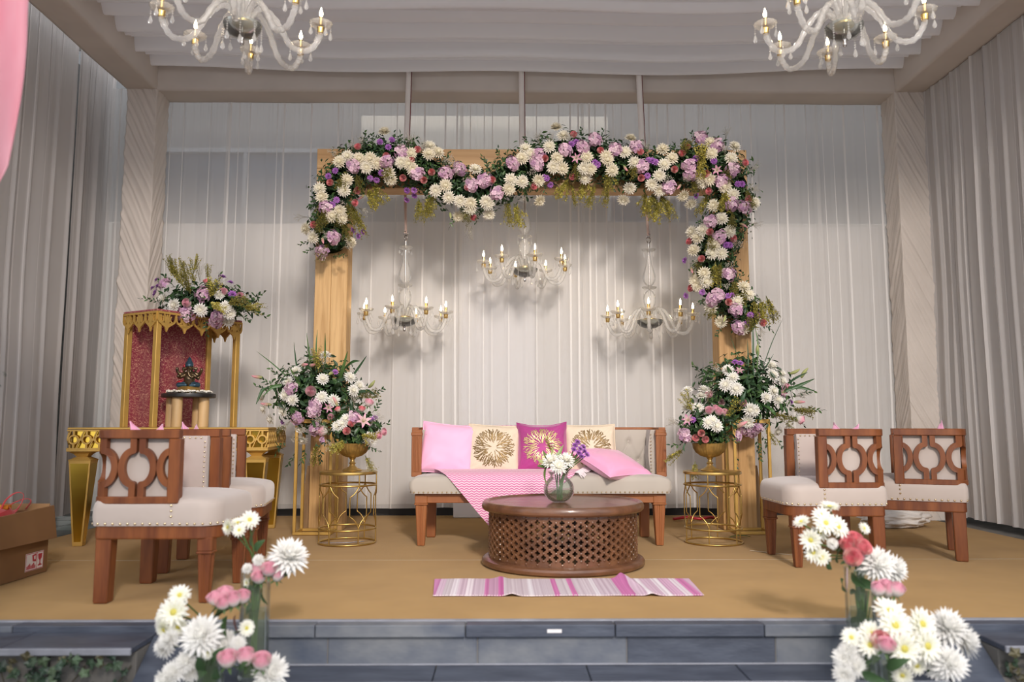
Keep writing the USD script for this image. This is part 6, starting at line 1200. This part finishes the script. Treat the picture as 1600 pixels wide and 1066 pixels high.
step_bunch('rose_bunch', 'creamy white roses at the left bottom of the lower right bunch', 'flowers', [('O', 1322, 1030, 0, (-.5, -.8, .2), .95), ('O', 1332, 1020, .02, (-.1, -.8, .5), .9), ('O', 1320, 1053, -.02, (-.5, -.8, .0), .85), ('O', 1336, 1042, -.02, (0, -.95, .1), .8)], (1.44, 3.075, -.31), 2.85, [lf(1345, 1050, 2.8, (.3, -.6, -.1), .09), lf(1350, 1030, 2.85, (.2, -.5, .7), .10)], top=-.03)
step_bunch('chrysanthemum_bunch', 'large drooping white chrysanthemums at the right end of the lower right bunch', 'flowers', [('O', 1478, 985, 0, (.2, -.5, .85), 1.5), ('O', 1500, 1003, .0, (.75, -.5, .3), 1.35), ('O', 1462, 990, .03, (-.1, -.5, .85), 1.3)], (1.48, 3.075, -.31), 2.9, top=.0)
step_bunch('chrysanthemum_bunch', 'round white pompon chrysanthemum low at the right of the lower right bunch', 'flowers', [('O', 1482, 1038, -.02, (.1, -.8, .55), 1.25), ('O', 1466, 1043, .01, (-.3, -.8, .4), 1.0)], (1.48, 3.075, -.31), 2.82, top=-.03)
# ------------------------------------------------------------------ ivy in the planters, topiary at the left edge
def ivy(label, x0, x1, seed, n, gap=None):
    t = thing('ivy_plant', label, 'ivy', ((x0 + x1) / 2, 3.1, -.42), 0, 'ivy in the planters beside the steps'); r = random.Random(seed); c = np.array([(x0 + x1) / 2, 3.1, -.42]); b = B(); cols = ((.04, .07, .042), (.055, .09, .05), (.028, .05, .032), (.07, .105, .058), (.09, .08, .042))
    def one(bb, p, s, nrm):
        a = np.linspace(0, 2 * PI, 11)[:-1]; rad = np.array([1, .55, .85, .5, .62, .42, .62, .5, .85, .55]) * s; v = np.vstack([[(0, 0, 0)], np.stack([rad * np.cos(a), rad * np.sin(a), -.25 * s * np.abs(np.sin(a * 2))], -1)]); F = face_to(nrm, roll=r.uniform(0, 6)); k = np.array(r.choice(cols)) * r.uniform(.7, 1.3); cc = np.vstack([k * 1.5, np.repeat(k[None], 10, 0)]); bb.add(v @ F.T + p - c, [[0, i, i % 10 + 1] for i in range(1, 11)], cc)
    for k in range(n):
        x, z = r.uniform(x0, x1), r.uniform(-.40, -.045)
        if gap and gap[0] < x < gap[1] and r.random() < gap[2]: continue
        p = np.array([x, 3.185 - r.uniform(0, .06) - (.03 if z > -.08 else 0) - .10 * max(0, -.15 - z) / .3, z]); nn = (r.gauss(0, .5), -1, r.gauss(.2, .4)); s = r.uniform(.020, .034)
        if k < 46: bb = B(); one(bb, p - (0, .02, 0), s * 1.15, nn); put(t, 'ivy_leaf', bb, 'leaf', False)
        else: one(b, p, s, nn)
    put(t, 'foliage', b, 'leaf', False, kind='stuff')
    for k in range(6):
        x = x0 + (k + .5) * (x1 - x0) / 6; q = spline([(x, 3.10, -.42), (x + r.uniform(-.05, .05), 3.13, -.3), (x + r.uniform(-.1, .1), 3.185, -.10)], 5) - c; put(t, 'runner_stem', B().tube(q, .003, 5, c=(.06, .05, .03)), 'leaf', True)
ivy('ivy climbing the planter wall left of the steps', -2.5, XL - .02, 1, 330, (-2.35, -1.86, .85)); ivy('ivy climbing the planter wall right of the steps', XR + .02, 2.6, 2, 330)
tp = thing('clipped_shrub', 'dark green clipped shrub just entering at the left edge of the picture', 'shrub', (-2.045, 2.75, -.69)); r = random.Random(6); b = B(); m = trimesh.creation.icosphere(3, 1.0)
prof = lambda z: np.interp(z, [.55, .75, 1.0, 1.35, 1.52, 1.62, 1.70, 1.80], [.02, .14, .17, .20, .225, .262, .28, .05])
pts, nr = [], []
for k in range(2600):
    z = r.uniform(.55, 1.86); a = r.uniform(0, 6.28); q = prof(z) * r.uniform(.75, 1.0); pts.append((q * math.cos(a), q * math.sin(a), z)); nr.append((math.cos(a), math.sin(a), .3))
leaf_cloud(b, pts, nr, r, Ln=(.02, .035), w=.35, cols=((.02, .045, .022), (.03, .06, .03))); put(tp, 'foliage', b, 'leaf', False, kind='stuff')
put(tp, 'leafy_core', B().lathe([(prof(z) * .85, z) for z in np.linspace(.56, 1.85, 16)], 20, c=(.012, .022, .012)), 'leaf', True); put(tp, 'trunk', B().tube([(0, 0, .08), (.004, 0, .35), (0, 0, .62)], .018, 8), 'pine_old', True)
put(tp, 'pot', B().lathe([(.001, .002), (.13, .002), (.14, .02), (.17, .26), (.18, .28), (.17, .28), (.15, .25), (.001, .24)], 32), 'slate', 40)
